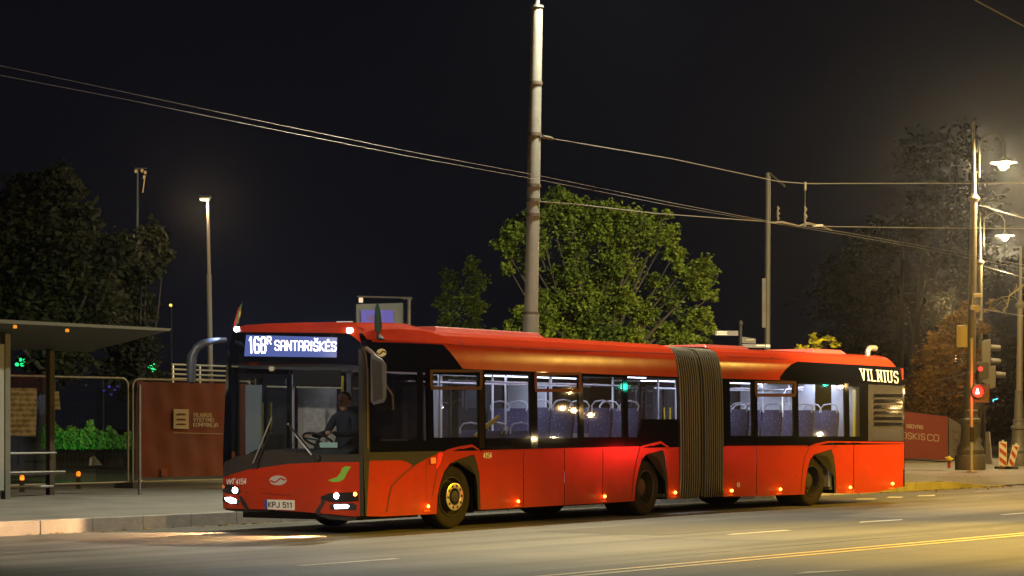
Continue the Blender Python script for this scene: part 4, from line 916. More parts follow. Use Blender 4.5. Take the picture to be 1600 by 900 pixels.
drv = obj('person', body, M_shirt, smooth=60); tag(drv, 'bus driver in dark clothing sitting at the steering wheel behind the windscreen', 'person')
H = [dv(-.03, 0, 1.56, .052), dv(-.035, 0, 1.62, .062), dv(-.045, 0, 1.70, (.083, .098)), dv(-.035, 0, 1.77, (.080, .095)), dv(-.02, 0, 1.82, .055),
     dv(-.118, 0, 1.69, .016), dv(-.150, 0, 1.672, .012)]
hd = skin('h', H, [(0, 1), (1, 2), (2, 3), (3, 4), (2, 5), (5, 6)], M_skin)
for s in (-1, 1):
    mb = MB(); mb.lathe([(.012, -.008), (.032, 0), (.026, .012), (.008, .016)], BF(dx - .03, dw + s * .088, 1.69 + dh), BN * s, 12); hd.add(mb)
obj('head', hd, M_skin, drv, smooth=60)
mb = MB()
for s in (-1, 1): mb.lathe([(.013, 0), (.010, .006), (.003, .009)], BF(dx - .125, dw + s * .033, 1.712 + dh), -BD, 10)
obj('eye', mb, mat('dark_eye', (.02, .02, .02), .2), drv)
mb = MB(); mb.tube([BF(dx - .128, dw - .025, 1.640 + dh), BF(dx - .134, dw, 1.638 + dh), BF(dx - .128, dw + .025, 1.640 + dh)], [.005, .008, .005], 6); obj('mouth', mb, mat('lips', (.32, .12, .10), .5), drv)
hr = skin('hair', [dv(-.075, 0, 1.80, .052), dv(-.01, 0, 1.815, (.088, .06)), dv(.045, 0, 1.76, (.085, .05)), dv(.05, 0, 1.68, (.075, .035))], [(0, 1), (1, 2), (2, 3)], M_dash)
obj('hair', hr, mat('dark_hair', (.012, .010, .009), .7), drv, smooth=60)
def hand(c, s):
    c = Vector(c); f = -BD; u = BN * s; z = Vector((0, 0, 1)); mb = MB()
    mb.add(skin('p', [(c - f * .02, .026), (c + f * .03, (.040, .018)), (c + f * .07, (.040, .017))], [(0, 1), (1, 2)], M_skin, 1))
    for k, L in enumerate((.040, .046, .043, .034)):
        b = c + f * .075 + u * (.030 - .020 * k) + z * .008; mb.add(skin('f', [(b - f * .02, .010), (b + f * L * .6 + z * .004, .0095), (b + f * L - z * .022, .009), (b + f * L * .62 - z * .046, .008)], [(0, 1), (1, 2), (2, 3)], M_skin, 1))
    b = c + f * .03 - u * -.036; mb.add(skin('f', [(b, .012), (b + u * .022 + f * .03, .011), (b + u * .012 + f * .055 - z * .02, .009)], [(0, 1), (1, 2)], M_skin, 1))
    return mb
for w, z, s in ((.19, 1.225, -1), (-.19, 1.255, 1)): obj('hand', hand(BF(dx - .57, dw + w, z + dh), s), M_skin, drv, smooth=60)

# ------------------------------------------------------------------ poles and overhead wires
M_conc = mat('pale_tapered_pole', (.20, .195, .17), .6, var=.14, scale=5, bump=.08, bscale=18)
pb = px(824, 740, 42.5); pb.z = KH; ptop = px(839.3, 12, 42.5)
def alongp(z): f = (z - pb.z) / (ptop.z - pb.z); return pb.lerp(ptop, f)
tp = thing('trolley_pole', pb, 'thick pale tapered steel pole rising behind the middle of the red bus', 'pole')
mb = MB(); zs = [KH, 3.2, 3.35, 3.62, 3.64, 6, 9.2, ptop.z]; mb.tube([alongp(z) for z in zs], [.158, .150, .150, .150, .130, .120, .108, .104], 20); obj('shaft', mb, M_conc, tp, smooth=40)
for y in (130, 210, 290, 313, 336, 490):
    z = CZ - (y - HY) / FPX * 42.5; mb = MB(); r = .112 + (9.5 - z) * .004; mb.tube([alongp(z - .03), alongp(z + .03)], r + .012, 18); obj('clamp_band', mb, mat('rusty_band', (.10, .075, .055), .7, .3, var=.3), tp, smooth=40)
mb = MB(); mb.tube([ptop, ptop + Vector((0, 0, .04))], .125, 18); mb.tube([ptop + Vector((.0, 0, 0)), ptop + Vector((.03, 0, 1.5)), ptop + Vector((.35, -.3, 2.05)), ptop + Vector((1.0, -.6, 2.25))], [.05, .05, .045, .04], 10); obj('lamp_arm', mb, M_steel, tp, smooth=40)
mb = MB(); mb.hexa([ptop + Vector(q) for q in ((.8, -.75, 2.2), (1.7, -1.1, 2.25), (1.75, -.8, 2.25), (.9, -.45, 2.2), (.8, -.75, 2.3), (1.7, -1.1, 2.33), (1.75, -.8, 2.33), (.9, -.45, 2.3))]); obj('lamp_head', mb, M_dark, tp)

M_wire = mat('copper_wire', (.17, .15, .13), .5, .3); M_ins = mat('insulator', (.10, .085, .065), .5)
def wire(name, label, pts, r=.012, cat='wire', group=None, m=None):
    P3 = [Vector(p) for p in pts]; c = (P3[0] + P3[-1]) / 2
    q = []
    for a, b in zip(P3, P3[1:]):
        n = max(2, int((b - a).length / 2.5))
        for k in range(n): q.append(a.lerp(b, k / n))
    q.append(P3[-1]); mb = MB(); mb.tube(q, r, 6)
    return tag(obj(name, mb, m or M_wire), label, cat, group)
def wz(u, y, z): Y = (z - CZ) * FPX / (HY - y); return px(u, y, Y)
up = [(-60, 87), (0, 102.5), (200, 145), (420, 192), (640, 237), (850, 276), (1050, 317), (1200, 345.5), (1320, 363), (1440, 384), (1540, 403), (1640, 421)]
wire('contact_wire', 'upper of the two long trolley contact wires slanting down over the bus', [wz(u, y, 6.0) for u, y in up], .0044)
lo = [(-60, 103), (0, 117.5), (200, 156), (420, 201), (640, 244.5), (850, 282.5), (1050, 321.5), (1200, 347.5), (1320, 366.5), (1440, 388), (1540, 408), (1640, 427)]
wire('contact_wire', 'lower of the two long trolley contact wires slanting down over the bus', [wz(u, y, 5.98) for u, y in lo], .0044)
def spanw(name, label, pts, r=.010): return wire(name, label, [px(u, y, Y) for u, y, Y in pts], r, 'cable')
sp1 = spanw('span_wire', 'upper span wire from the thick pale pole rightwards over the street', [(843, 213, 42.4), (870, 218, 42.9), (1050, 248, 46.5), (1213, 283, 50.5), (1258, 286.8, 51), (1400, 286.5, 53), (1620, 286, 56)], .0105)
sp2 = spanw('span_wire', 'lower span wire from the thick pale pole to the contact wire fittings', [(842, 315, 42.4), (900, 319, 43.6), (1020, 333, 46), (1160, 343.5, 49.4), (1190, 345.5, 50)], .010)
sp3 = spanw('span_wire', 'level span wire running right from the wire fittings to the ornate lamp posts', [(1272, 352.5, 51.2), (1300, 354, 52), (1450, 356, 54), (1620, 357.5, 56)], .010)
mb = MB(); mb.tube([px(848, 213.5, 42.45), px(862, 216.5, 42.75)], .035, 8); obj('insulator', mb, M_ins, sp1)
for u, y0, y1 in ((1215.5, 318, 345), (1258, 287, 355)):
    mb = MB(); Y = 51
    if u > 1250: mb.tube([px(u, 284, Y), px(u, 297, Y)], .03, 8); mb.tube([px(u, 297, Y), px(u, 322, Y)], .006, 5)
    n = 6; a0 = 322; pts = [px(u + (.8 if k % 2 else -.8), a0 + (y1 - a0) * k / n, Y) for k in range(n + 1)]
    mb.tube(pts, [.015, .035, .02, .045, .02, .035, .012], 8); obj('hanger', mb, M_ins, sp1)
mb = MB(); mb.tube([px(1204, 348, 50.4), px(1222, 347, 50.5), px(1248, 353, 51), px(1262, 349, 51), px(1285, 354, 51.5), px(1300, 360, 51.8)], [.015, .028, .018, .035, .02, .012], 8); obj('wire_frog', mb, M_ins, sp3)
mb = MB(); mb.tube([px(1270, 352.6, 51.2), px(1285, 352.2, 51.4)], .028, 8); obj('insulator', mb, mat('white_insulator', (.34, .32, .28), .4), sp3)
spanw('span_wire', 'short wire crossing the top right corner of the night sky', [(1500, -16, 30), (1525, 1, 30.5), (1600, 41, 32), (1640, 62, 33)], .010)

# second pole behind the bus, with its bracket
q0 = px(1197.5, 690, 60); q0.z = KH; q1 = px(1200, 270, 60)
po = thing('lattice_pole', q0, 'slim dark pole with a short slanted bracket standing behind the bellows', 'pole')
mb = MB(); mb.tube([q0, q1], [.085, .065], 12); obj('shaft', mb, mat('dull_pole_paint', (.06, .052, .04), .6, var=.15), po, smooth=40)
mb = MB(); mb.tube([px(1203, 272, 60), px(1226, 291, 59.4)], .035, 8); obj('bracket', mb, MATS['dull_pole_paint'], po)
mb = MB(); a = px(1193.5, 435, 59.8); mb.box((a.x - .05, a.y - .05, a.z - 1.3), (a.x + .05, a.y + .05, a.z)); obj('cable_duct', mb, MATS['dull_pole_paint'], po)

# ------------------------------------------------------------------ street lamps
M_lampglow = emis('sodium_glass', (1, .70, .24), 3); M_warmglow = emis('warm_lamp_glass', (1, .58, .22), 2.2)
lb = px(331, 690, 64); lb.z = KH; lt = px(325, 312, 64)
sl = thing('street_lamp', lb, 'slender street lamp with a flat warm head behind the bus stop', 'street lamp')
mb = MB(); zc = CZ - (430 - HY) / FPX * 64; f = (zc - lb.z) / (lt.z - lb.z); mid = lb.lerp(lt, f); mb.tube([lb, mid, mid + Vector((0, 0, .05)), lt], [.075, .07, .05, .04], 12); obj('pole', mb, mat('brown_grey_pole', (.12, .10, .08), .6), sl, smooth=40)
mb = MB(); h = px(320.5, 309.5, 64); mb.box((h.x - .15, h.y - .25, h.z - .02), (h.x + .17, h.y + .12, h.z + .06)); obj('lamp_head', mb, M_dark, sl, bevel=.02)
mb = MB(); mb.box((h.x - .13, h.y - .22, h.z - .075), (h.x + .12, h.y + .08, h.z - .022)); obj('lamp_glass', mb, M_warmglow, sl, bevel=.02)
lamp('street_and_fill_light', 'POINT', h + Vector((0, -.05, -.22)), 420, (1, .70, .38), .10)

M_iron = mat('cast_iron_grey', (.105, .095, .075), .55, .2, var=.15, scale=6, bump=.08, bscale=14)
def ornate(u_top, u_base, Y, label, ring_y, lampd, light, scale=1., top_y=None, hook=1):
    s = FPX / Y; base = px(u_base, 730, Y); base.z = KH; zr = CZ - (ring_y - HY) / s; top = px(u_top, top_y, Y)
    o = thing('ornate_lamp_post', base, label, 'lamp post', 'ornate lamp posts at the crossing')
    k = scale; b = base
    mb = MB(); mb.lathe([(.46*k, 0), (.46*k, .42*k), (.44*k, .46*k), (.40*k, .47*k), (.40*k, .56*k), (.42*k, .60*k), (.40*k, .66*k), (.31*k, .80*k), (.27*k, 1.2*k), (.27*k, 1.42*k), (.32*k, 1.46*k), (.32*k, 1.54*k), (.25*k, 1.58*k), (.22*k, 1.75*k), (.24*k, 1.79*k), (.20*k, 1.84*k), (.17*k, 2.6*k), (.15*k, 2.9*k), (.17*k, 2.96*k), (.14*k, 3.0*k)], b, (0, 0, 1), 20); obj('pedestal', mb, M_iron, o, smooth=35)
    R0 = Vector((px(u_top, ring_y, Y).x - .0, Y, zr)); B3 = b + Vector((0, 0, 2.9*k)); B3.x += (R0.x - b.x) * .3
    mb = MB(); mb.tube([B3, R0], [.135*k, .105*k], 16); mb.lathe([(.11, -.12), (.17, -.06), (.19, 0), (.14, .06), (.09, .10), (.07, .16)], R0, (0, 0, 1), 16); mb.tube([R0 + Vector((0, 0, .1)), R0.lerp(top, .35), top], [.075*k, .06*k, .035*k], 12); obj('shaft', mb, mat('olive_pole_paint', (.13, .11, .065), .55, .1, var=.12), o, smooth=35)
    if hook:
        x0 = .17; zb = lampd.z - .1
        mb = MB(); a = Vector((R0.x + x0, Y, 0)); lx = lampd.x - a.x; rr = lx / 2
        mb.tube([(a.x, Y, lampd.z - .45), (a.x, Y, lampd.z + .5)] + [(a.x + rr - rr * math.cos(t * math.pi / 10), Y, lampd.z + .5 + rr * 1.0 * math.sin(t * math.pi / 10)) for t in range(1, 11)] + [(lampd.x, Y, lampd.z + .16)], .022, 8)
        for dz in (-.3, .35): mb.tube([(R0.x, Y, lampd.z + dz), (a.x, Y, lampd.z + dz)], .02, 6)
        obj('hook_arm', mb, MATS['olive_pole_paint'], o, smooth=60)
        mb = MB(); mb.lathe([(.03, .20), (.07, .14), (.12, .06), (.40, .01), (.41, -.01), (.18, -.005)], lampd, (0, 0, 1), 20, False); obj('lamp_shade', mb, M_iron, o, smooth=50)
        mb = MB(); mb.lathe([(.205, -.012), (.20, -.06), (.15, -.15), (.07, -.22), (.01, -.24)], lampd, (0, 0, 1), 16); obj('lamp_globe', mb, M_lampglow, o, smooth=60)
        lamp('street_and_fill_light', 'POINT', lampd + Vector((0, -.1, -.42)), light * 2.6, (1, .74, .36), .12)
    return o
ornate(1521.5, 1516, 69, 'tall ornate lamp post with a hooked hanging lamp beside the red pedestrian signal', 310, px(1568, 254, 69), 1900, 1.0, 190)
ornate(1531, 1530, 96, 'ornate lamp post with a hooked hanging lamp seen just behind the nearest ornate one', 410, px(1570, 368, 96), 1500, 1.0, 330)
ornate(1594.5, 1592, 76, 'ornate post without a lamp at the right edge behind the striped boards', 476, px(1640, 380, 76), 0, .85, 385, 0)
db = px(1500, 690, 150); db.z = KH
dl = thing('distant_street_lamp', db, 'small far off street lamp glowing low between the dark trees', 'street lamp')
mb = MB(); t = px(1500, 553, 150); mb.tube([db, t, t + Vector((-.2, 0, .1))], .06, 8); obj('pole', mb, M_dark, dl)
mb = MB(); c = px(1494.5, 560, 150); mb.lathe([(.05, .25), (.25, .10), (.26, 0), (.20, -.15), (.02, -.24)], c, (0, 0, 1), 14); obj('lamp_globe', mb, M_lampglow, dl, smooth=60)
lamp('street_and_fill_light', 'POINT', c + Vector((0, -.4, -.4)), 900, SODIUM, .15)
# mast with floodlights far behind the left trees
fb = px(213, 690, 100); fb.z = KH
fm = thing('floodlight_mast', fb, 'thin mast with a cluster of faintly glowing lamps rising behind the left tree', 'mast')
mb = MB(); t = px(215, 262, 100); mb.tube([fb, t], [.08, .05], 8); obj('pole', mb, mat('blue_grey_pole', (.10, .13, .15), .5), fm)
mb = MB(); mb.tube([px(210, 263, 100), px(229, 263, 100)], .03, 6); obj('crossbar', mb, M_steel, fm)
for u, y in ((212.5, 267), (222, 266), (227, 269), (225.5, 276)):
    mb = MB(); c = px(u, y, 99.8); mb.hexa([c + Vector(q) * .5 for q in ((-.10, -.05, -.18), (.10, -.05, -.18), (.08, .08, -.12), (-.08, .08, -.12), (-.12, -.02, .10), (.12, -.02, .10), (.06, .1, .12), (-.06, .1, .12))]); obj('floodlight', mb, mat('glowing_weathered_lamp', (.45, .30, .14), .5, emit=(1, .6, .2), estr=.25), fm)  # faint warm emission makes the unlit lamps look lit
mb = MB(); mb.tube([px(226, 277, 99.8), px(225, 287, 99.8), px(223, 301, 99.8)], .025, 6); obj('hanging_cable', mb, MATS['glowing_weathered_lamp'], fm)  # cable shares the lamps' faint emission
for u, y in ((209, 424), (206, 466)):
    mb = MB(); c = px(u, y, 99.6); mb.box((c.x - .05, c.y - .05, c.z - .2), (c.x + .05, c.y + .05, c.z + .2)); obj('status_lamp', mb, emis('teal_lamp', (.03, .35, .42), .8), fm)

# ------------------------------------------------------------------ trees
M_bark = mat('bark', (.018, .014, .010), .9, var=.35, scale=7, bump=.5, bscale=16)
def tree(name, label, cat, base, Y, blobs, m, n_leaf, leaf, trunk_r, trunk_px=None, group=None, seed=1, depth=1., clump=1.0):
    """crown of leaf clumps filling pixel-sized blobs (u, y, r, dY) at depth Y"""
    rnd = random.Random(seed); s = FPX / Y
    o = thing(name, base, label, cat, group)
    mb = MB(); tot = sum(b[2] ** 2 for b in blobs); cents = []
    for b in blobs:
        u, y, r = b[:3]; dY = b[3] if len(b) > 3 else rnd.uniform(-.6, .6) * r / s * depth
        c = px(u, y, Y) + Vector((0, dY, 0)); rw = r / s; cents.append((c, rw))
        nl = int(n_leaf * r * r / tot); ncl = max(4, int(nl / 16))
        for _ in range(ncl):
            d = Vector((rnd.gauss(0, 1), rnd.gauss(0, 1), rnd.gauss(0, 1))).normalized() * rw * (rnd.random() ** .45) * rnd.uniform(.85, 1.15)
            d.y *= depth; cc = c + d; cs = rw * rnd.uniform(.10, .22) * clump
            for _ in range(16):
                p = cc + Vector((rnd.gauss(0, 1), rnd.gauss(0, 1), rnd.gauss(0, .7))) * cs
                a = Vector((rnd.gauss(0, 1), rnd.gauss(0, 1), rnd.gauss(0, .6))).normalized(); b2 = a.orthogonal().normalized(); b2 = Matrix.Rotation(rnd.uniform(0, 6.28), 3, a) @ b2
                L = leaf * rnd.uniform(.4, 1.4)
                mb.poly([p - a * L, p + b2 * L * .5, p + a * L, p - b2 * L * .5])
    obj('crown', mb, m, o, recalc=False)
    tb = MB(); cen = sum((c for c, r in cents), Vector()) / len(cents); fork = Vector((base.x * .6 + cen.x * .4, Y, base.z + (cen.z - base.z) * .45))
    tb.tube([base, base.lerp(fork, .5) + Vector((rnd.uniform(-.1, .1), 0, 0)), fork], [trunk_r * 1.25, trunk_r, trunk_r * .8], 10)
    for c, r in cents:
        m1 = fork.lerp(c, .5) + Vector((rnd.uniform(-.2, .2), rnd.uniform(-.2, .2), rnd.uniform(-.1, .3)))
        tb.tube([fork, m1, c, c + (c - m1).normalized() * r * .6], [trunk_r * .4, trunk_r * .2, trunk_r * .08, .005], 6)
    obj('trunk', tb, M_bark, o, smooth=60)
    return o
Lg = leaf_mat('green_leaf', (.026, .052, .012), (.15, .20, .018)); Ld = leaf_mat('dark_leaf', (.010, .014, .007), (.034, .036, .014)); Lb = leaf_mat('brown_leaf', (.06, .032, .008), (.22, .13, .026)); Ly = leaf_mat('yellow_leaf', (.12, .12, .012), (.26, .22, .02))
bb = px(930, 700, 55); bb.z = .18
tree('broadleaf_tree', 'large round green tree brightly lit behind the middle of the bus', 'tree', bb, 55,
     [(872, 308, 17), (893, 318, 20), (858, 328, 20), (915, 332, 24), (838, 335, 17), (820, 345, 16), (802, 362, 18), (782, 378, 13), (800, 392, 17), (950, 335, 24), (880, 348, 26), (985, 345, 22), (1022, 342, 17), (1040, 335, 11), (1044, 366, 18), (1010, 372, 26), (968, 378, 28), (935, 360, 24), (838, 385, 24), (898, 392, 24), (1052, 398, 18), (830, 420, 15), (795, 418, 12), (955, 412, 26), (985, 420, 22), (870, 430, 20), (905, 428, 26), (940, 445, 28), (1030, 440, 18), (1065, 425, 17), (1098, 425, 20), (1112, 418, 10), (1085, 448, 22), (1113, 462, 11), (875, 468, 28), (920, 478, 30), (968, 470, 26), (1050, 468, 20), (840, 462, 15), (1005, 488, 22), (1098, 492, 16), (1108, 515, 11), (1075, 500, 20), (852, 500, 24), (818, 492, 17), (800, 512, 16), (786, 528, 11), (895, 512, 28), (945, 515, 28), (985, 528, 24), (1035, 515, 20), (1068, 535, 22), (1095, 540, 14), (850, 540, 30), (772, 545, 16), (757, 555, 16), (768, 520, 9), (910, 560, 45), (980, 565, 45), (1045, 565, 34), (815, 545, 18)], Lg, 60000, .053, .20, seed=3, clump=1.3, depth=1.7)
bb = px(722, 700, 60); bb.z = .18
tree('slim_tree', 'small dim tree to the left of the thick pale pole behind the bus roof', 'tree', bb, 60, [(738, 415, 15), (745, 440, 20), (700, 440, 18), (692, 470, 18), (722, 470, 18), (742, 480, 20), (700, 500, 16), (735, 515, 20), (715, 540, 30), (740, 560, 30)], Lg, 5200, .055, .06, seed=5, clump=1.4)
bb = px(70, 700, 62); bb.z = .18
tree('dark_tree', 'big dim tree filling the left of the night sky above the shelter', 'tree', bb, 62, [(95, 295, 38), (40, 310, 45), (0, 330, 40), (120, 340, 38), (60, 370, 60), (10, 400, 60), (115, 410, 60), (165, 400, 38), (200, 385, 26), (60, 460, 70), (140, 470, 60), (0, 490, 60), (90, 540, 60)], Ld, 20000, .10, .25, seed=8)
bb = px(215, 700, 66); bb.z = .18
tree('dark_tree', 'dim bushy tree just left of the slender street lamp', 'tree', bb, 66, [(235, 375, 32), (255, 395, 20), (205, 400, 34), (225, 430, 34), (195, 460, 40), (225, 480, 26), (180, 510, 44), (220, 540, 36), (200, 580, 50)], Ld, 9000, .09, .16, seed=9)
bb = px(1278, 700, 62); bb.z = .18
tree('young_tree', 'small tree lit bright yellow just above the rear roof of the bus', 'tree', bb, 62, [(1268, 532, 12), (1290, 525, 12), (1252, 542, 10), (1306, 535, 9), (1275, 550, 18), (1240, 550, 9)], Ly, 420, .075, .05, seed=4, clump=1.4)
lamp('tree_uplight', 'SPOT', (px(1290, 640, 60.3).x, 60.3, 1.9), 1800, (1, .78, .10), .05, (px(1278, 525, 62).x, 62, 4.1), 60, .4)
bb = px(1470, 700, 92); bb.z = .18
tree('autumn_tree', 'brown autumn tree left of the ornate lamp posts above the hoarding', 'tree', bb, 92, [(1478, 555, 20), (1520, 560, 18), (1446, 560, 18), (1512, 640, 22), (1495, 500, 22), (1512, 490, 16), (1480, 525, 22), (1505, 540, 22), (1460, 545, 24), (1490, 575, 26), (1455, 590, 30), (1500, 610, 26), (1465, 635, 34), (1440, 610, 22), (1430, 640, 22), (1535, 510, 14), (1545, 480, 10), (1490, 660, 30)], Lb, 9000, .10, .16, seed=12, clump=1.5)
lamp('street_and_fill_light', 'POINT', (px(1478, 600, 86).x, 86.5, 6.2), 1300, SODIUM, .12)
bb = px(1420, 700, 133); bb.z = .18
t_ = thing('bare_tree', bb, 'tall leaning bare trunk just right of the rear end of the bus', 'tree')
mb = MB(); mb.tube([bb, px(1423, 600, 133), px(1430, 530, 133), px(1437, 470, 133.5), px(1442, 400, 134), px(1448, 330, 134)], [.28, .24, .20, .17, .12, .06], 10); mb.tube([px(1436, 480, 133.4), px(1450, 430, 133), px(1475, 390, 133)], [.10, .06, .02], 7); mb.tube([px(1430, 530, 133), px(1410, 470, 133.2), px(1402, 400, 133.2)], [.10, .06, .02], 7); obj('trunk', mb, mat('mossy_bark', (.018, .013, .007), .9, var=.35, scale=5, bump=.5, bscale=14), t_, smooth=60)
bb = px(1406, 700, 136); bb.z = .18
t_ = thing('bare_tree', bb, 'straight dark trunk close behind the rear corner of the bus', 'tree')
mb = MB(); mb.tube([bb, px(1407, 560, 136), px(1409, 460, 136), px(1410, 360, 136)], [.26, .20, .14, .05], 10); mb.tube([px(1408, 500, 136), px(1396, 440, 136), px(1385, 380, 136)], [.09, .05, .015], 7); obj('trunk', mb, MATS['mossy_bark'], t_, smooth=60)
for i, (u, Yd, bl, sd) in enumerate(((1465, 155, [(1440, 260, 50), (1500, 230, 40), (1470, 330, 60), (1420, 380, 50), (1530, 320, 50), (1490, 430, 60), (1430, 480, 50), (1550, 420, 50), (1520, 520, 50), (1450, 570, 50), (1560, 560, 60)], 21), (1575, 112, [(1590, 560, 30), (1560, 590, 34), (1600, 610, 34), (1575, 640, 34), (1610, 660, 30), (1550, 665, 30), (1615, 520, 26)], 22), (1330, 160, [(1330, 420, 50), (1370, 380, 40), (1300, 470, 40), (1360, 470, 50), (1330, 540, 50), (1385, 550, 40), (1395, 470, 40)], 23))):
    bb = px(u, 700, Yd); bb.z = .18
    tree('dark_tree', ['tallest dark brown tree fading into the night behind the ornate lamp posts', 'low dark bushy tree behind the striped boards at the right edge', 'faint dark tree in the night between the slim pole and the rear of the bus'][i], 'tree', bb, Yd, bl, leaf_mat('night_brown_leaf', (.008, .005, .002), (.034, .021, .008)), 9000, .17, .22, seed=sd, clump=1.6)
# bare hanging twigs lit yellow beside the right lamps
bb = px(1650, 700, 80); bb.z = .18
t_ = thing('twiggy_tree', bb, 'bare yellow lit twigs reaching in at the right between lamp posts', 'tree')
mb = MB(); rnd = random.Random(2); mb.tube([bb, px(1650, 560, 80), px(1640, 440, 80)], [.2, .16, .1], 8)
main = [px(1640, 440, 80), px(1600, 445, 79.5), px(1577, 462, 79), px(1574, 478, 79), px(1566, 490, 79)]
mb.tube(main, [.06, .04, .03, .02, .01], 6)
for k in range(16):
    a = main[2].lerp(main[4], rnd.random()) if k % 2 else main[1].lerp(main[2], rnd.random()); d = Vector((rnd.uniform(-.5, .35), rnd.uniform(-.3, .3), rnd.uniform(-.35, .25)))
    mb.tube([a, a + d * .5 + Vector((0, 0, .06)), a + d], [.012, .009, .004], 5)
obj('trunk', mb, mat('pale_twig', (.34, .25, .09), .8), t_)

# ------------------------------------------------------------------ bus stop, fences, hoardings (left)
def fence_map(dist): p = K0 + RM * dist; return plane_map((p.x, p.y), (RD.x, RD.y))
SHM = fence_map(7.7); SHB = fence_map(9.0); FNM = fence_map(11.35)
M_shel = mat('shelter_grey_metal', (.16, .165, .15), .5, .3, var=.08)
def sh(a, b, z): return rf(a, b, z)
a0 = on_kerb(SHM(9, 770))[0]; a1 = on_kerb(SHM(150, 770))[0]; a2 = on_kerb(SHM(218, 770))[0]
st = thing('bus_shelter', rf(a1, 8.4, KH), 'grey glass bus shelter with a flat canopy at the left edge', 'bus shelter')
mb = MB(); z0, z1 = 3.02, 3.38; ac = on_kerb(fence_map(6.9)(265, 527))[0]
mb.hexa([sh(a0 - 1.2, 6.9, z1), sh(ac, 6.9, z1), sh(ac, 9.25, z0), sh(a0 - 1.2, 9.25, z0), sh(a0 - 1.2, 6.9, z1 + .07), sh(ac + .05, 6.9, z1 + .05), sh(ac, 9.25, z0 + .09), sh(a0 - 1.2, 9.25, z0 + .09)])
obj('canopy', mb, mat('canopy_underside', (.10, .097, .072), .7, var=.08), st)
def post(a, b, w=.05, z=2.62, m=M_shel, name='post'):
    mb = MB(); mb.hexa([sh(a - w, b - w, KH), sh(a + w, b - w, KH), sh(a + w, b + w, KH), sh(a - w, b + w, KH), sh(a - w, b - w, z), sh(a + w, b - w, z), sh(a + w, b + w, z), sh(a - w, b + w, z)]); obj(name, mb, m, st)
post(a0, 7.7, .06, 3.24); post(a1, 9.0, .06, 3.04, mat('shelter_brown_post', (.055, .04, .03), .6)); post(a2, 7.7, .022, 2.35); post(a0, 9.0, .05, 3.04)
mb = MB(); mb.hexa([sh(a0 - .7, 7.66, .35), sh(a0 + .08, 7.66, .35), sh(a0 + .08, 7.80, .35), sh(a0 - .7, 7.80, .35), sh(a0 - .7, 7.66, 3.05), sh(a0 + .08, 7.66, 3.05), sh(a0 + .08, 7.80, 3.05), sh(a0 - .7, 7.80, 3.05)]); obj('advert_case', mb, mat('advert_case_grey', (.30, .31, .29), .4, var=.05), st, bevel=.02)
M_shg = glass('shelter_glass', (.80, .83, .82), 1.0, .015)
mb = MB(); mb.hexa([sh(a0 + .1, 9.0, .55), sh(a1 - .06, 9.0, .55), sh(a1 - .06, 9.012, .55), sh(a0 + .1, 9.012, .55), sh(a0 + .1, 9.0, 2.55), sh(a1 - .06, 9.0, 2.55), sh(a1 - .06, 9.012, 2.55), sh(a0 + .1, 9.012, 2.55)]); obj('glass_pane', mb, M_shg, st)
mb = MB(); mb.hexa([sh(a2, 7.75, .45), sh(a2 + .012, 7.75, .45), sh(a2 + .012, 8.95, .45), sh(a2, 8.95, .45), sh(a2, 7.75, 2.3), sh(a2 + .012, 7.75, 2.3), sh(a2 + .012, 8.95, 2.3), sh(a2, 8.95, 2.3)]); obj('glass_pane', mb, M_shg, st)
for z, b, r in ((1.02, 8.85, .022), (.66, 8.6, .022), (.37, 8.95, .03)):
    mb = MB(); mb.tube([sh(a0 + .05, b, z), sh(a1 + .02, b, z)], r, 8); obj('rail', mb, M_steel, st)
mb = MB(); mb.hexa([sh(a0 + .3, 8.35, .62), sh(a1 - .2, 8.35, .62), sh(a1 - .2, 8.7, .62), sh(a0 + .3, 8.7, .62), sh(a0 + .3, 8.35, .66), sh(a1 - .2, 8.35, .66), sh(a1 - .2, 8.7, .66), sh(a0 + .3, 8.7, .66)]); obj('bench_seat', mb, mat('dark_bench', (.035, .03, .025), .6), st)
mb = MB(); mb.prism([(139, 727), (140, 716), (147, 711), (156, 722), (160, 727)], 0, .06, lambda u, y, h: SHB(u, y, .3 + h)); obj('bench_end', mb, mat('bench_end_grey', (.10, .10, .095), .6), st)
def paper_mat():
    m = mat('printed_paper', (.42, .36, .27), .8); nt = m.node_tree; b = nt.nodes['Principled BSDF']; tc = nt.nodes.new('ShaderNodeTexCoord')
    sp = nt.nodes.new('ShaderNodeSeparateXYZ'); nt.links.new(tc.outputs['Object'], sp.inputs[0])
    z = nt.nodes.new('ShaderNodeMath'); z.operation = 'MULTIPLY'; z.inputs[1].default_value = 62; nt.links.new(sp.outputs['Z'], z.inputs[0]); w = nt.nodes.new('ShaderNodeMath'); w.operation = 'SINE'; nt.links.new(z.outputs[0], w.inputs[0])
    n = nt.nodes.new('ShaderNodeTexNoise'); n.inputs['Scale'].default_value = 9; n.inputs['Detail'].default_value = 6; nt.links.new(tc.outputs['Object'], n.inputs['Vector'])
    a = nt.nodes.new('ShaderNodeMath'); a.operation = 'MULTIPLY_ADD'; a.inputs[1].default_value = .12; nt.links.new(w.outputs[0], a.inputs[0]); nt.links.new(n.outputs['Fac'], a.inputs[2])
    c = nt.nodes.new('ShaderNodeValToRGB'); c.color_ramp.elements[0].position = .36; c.color_ramp.elements[0].color = (.42, .36, .27, 1); c.color_ramp.elements[1].position = .66; c.color_ramp.elements[1].color = (.17, .14, .10, 1)
    nt.links.new(a.outputs[0], c.inputs[0]); nt.links.new(c.outputs[0], b.inputs['Base Color']); return m
def paper(poly, rows): return obj('paper_sheet' if rows < 6 else 'route_map', patch(poly, SHB, .02, .004), paper_mat(), st)
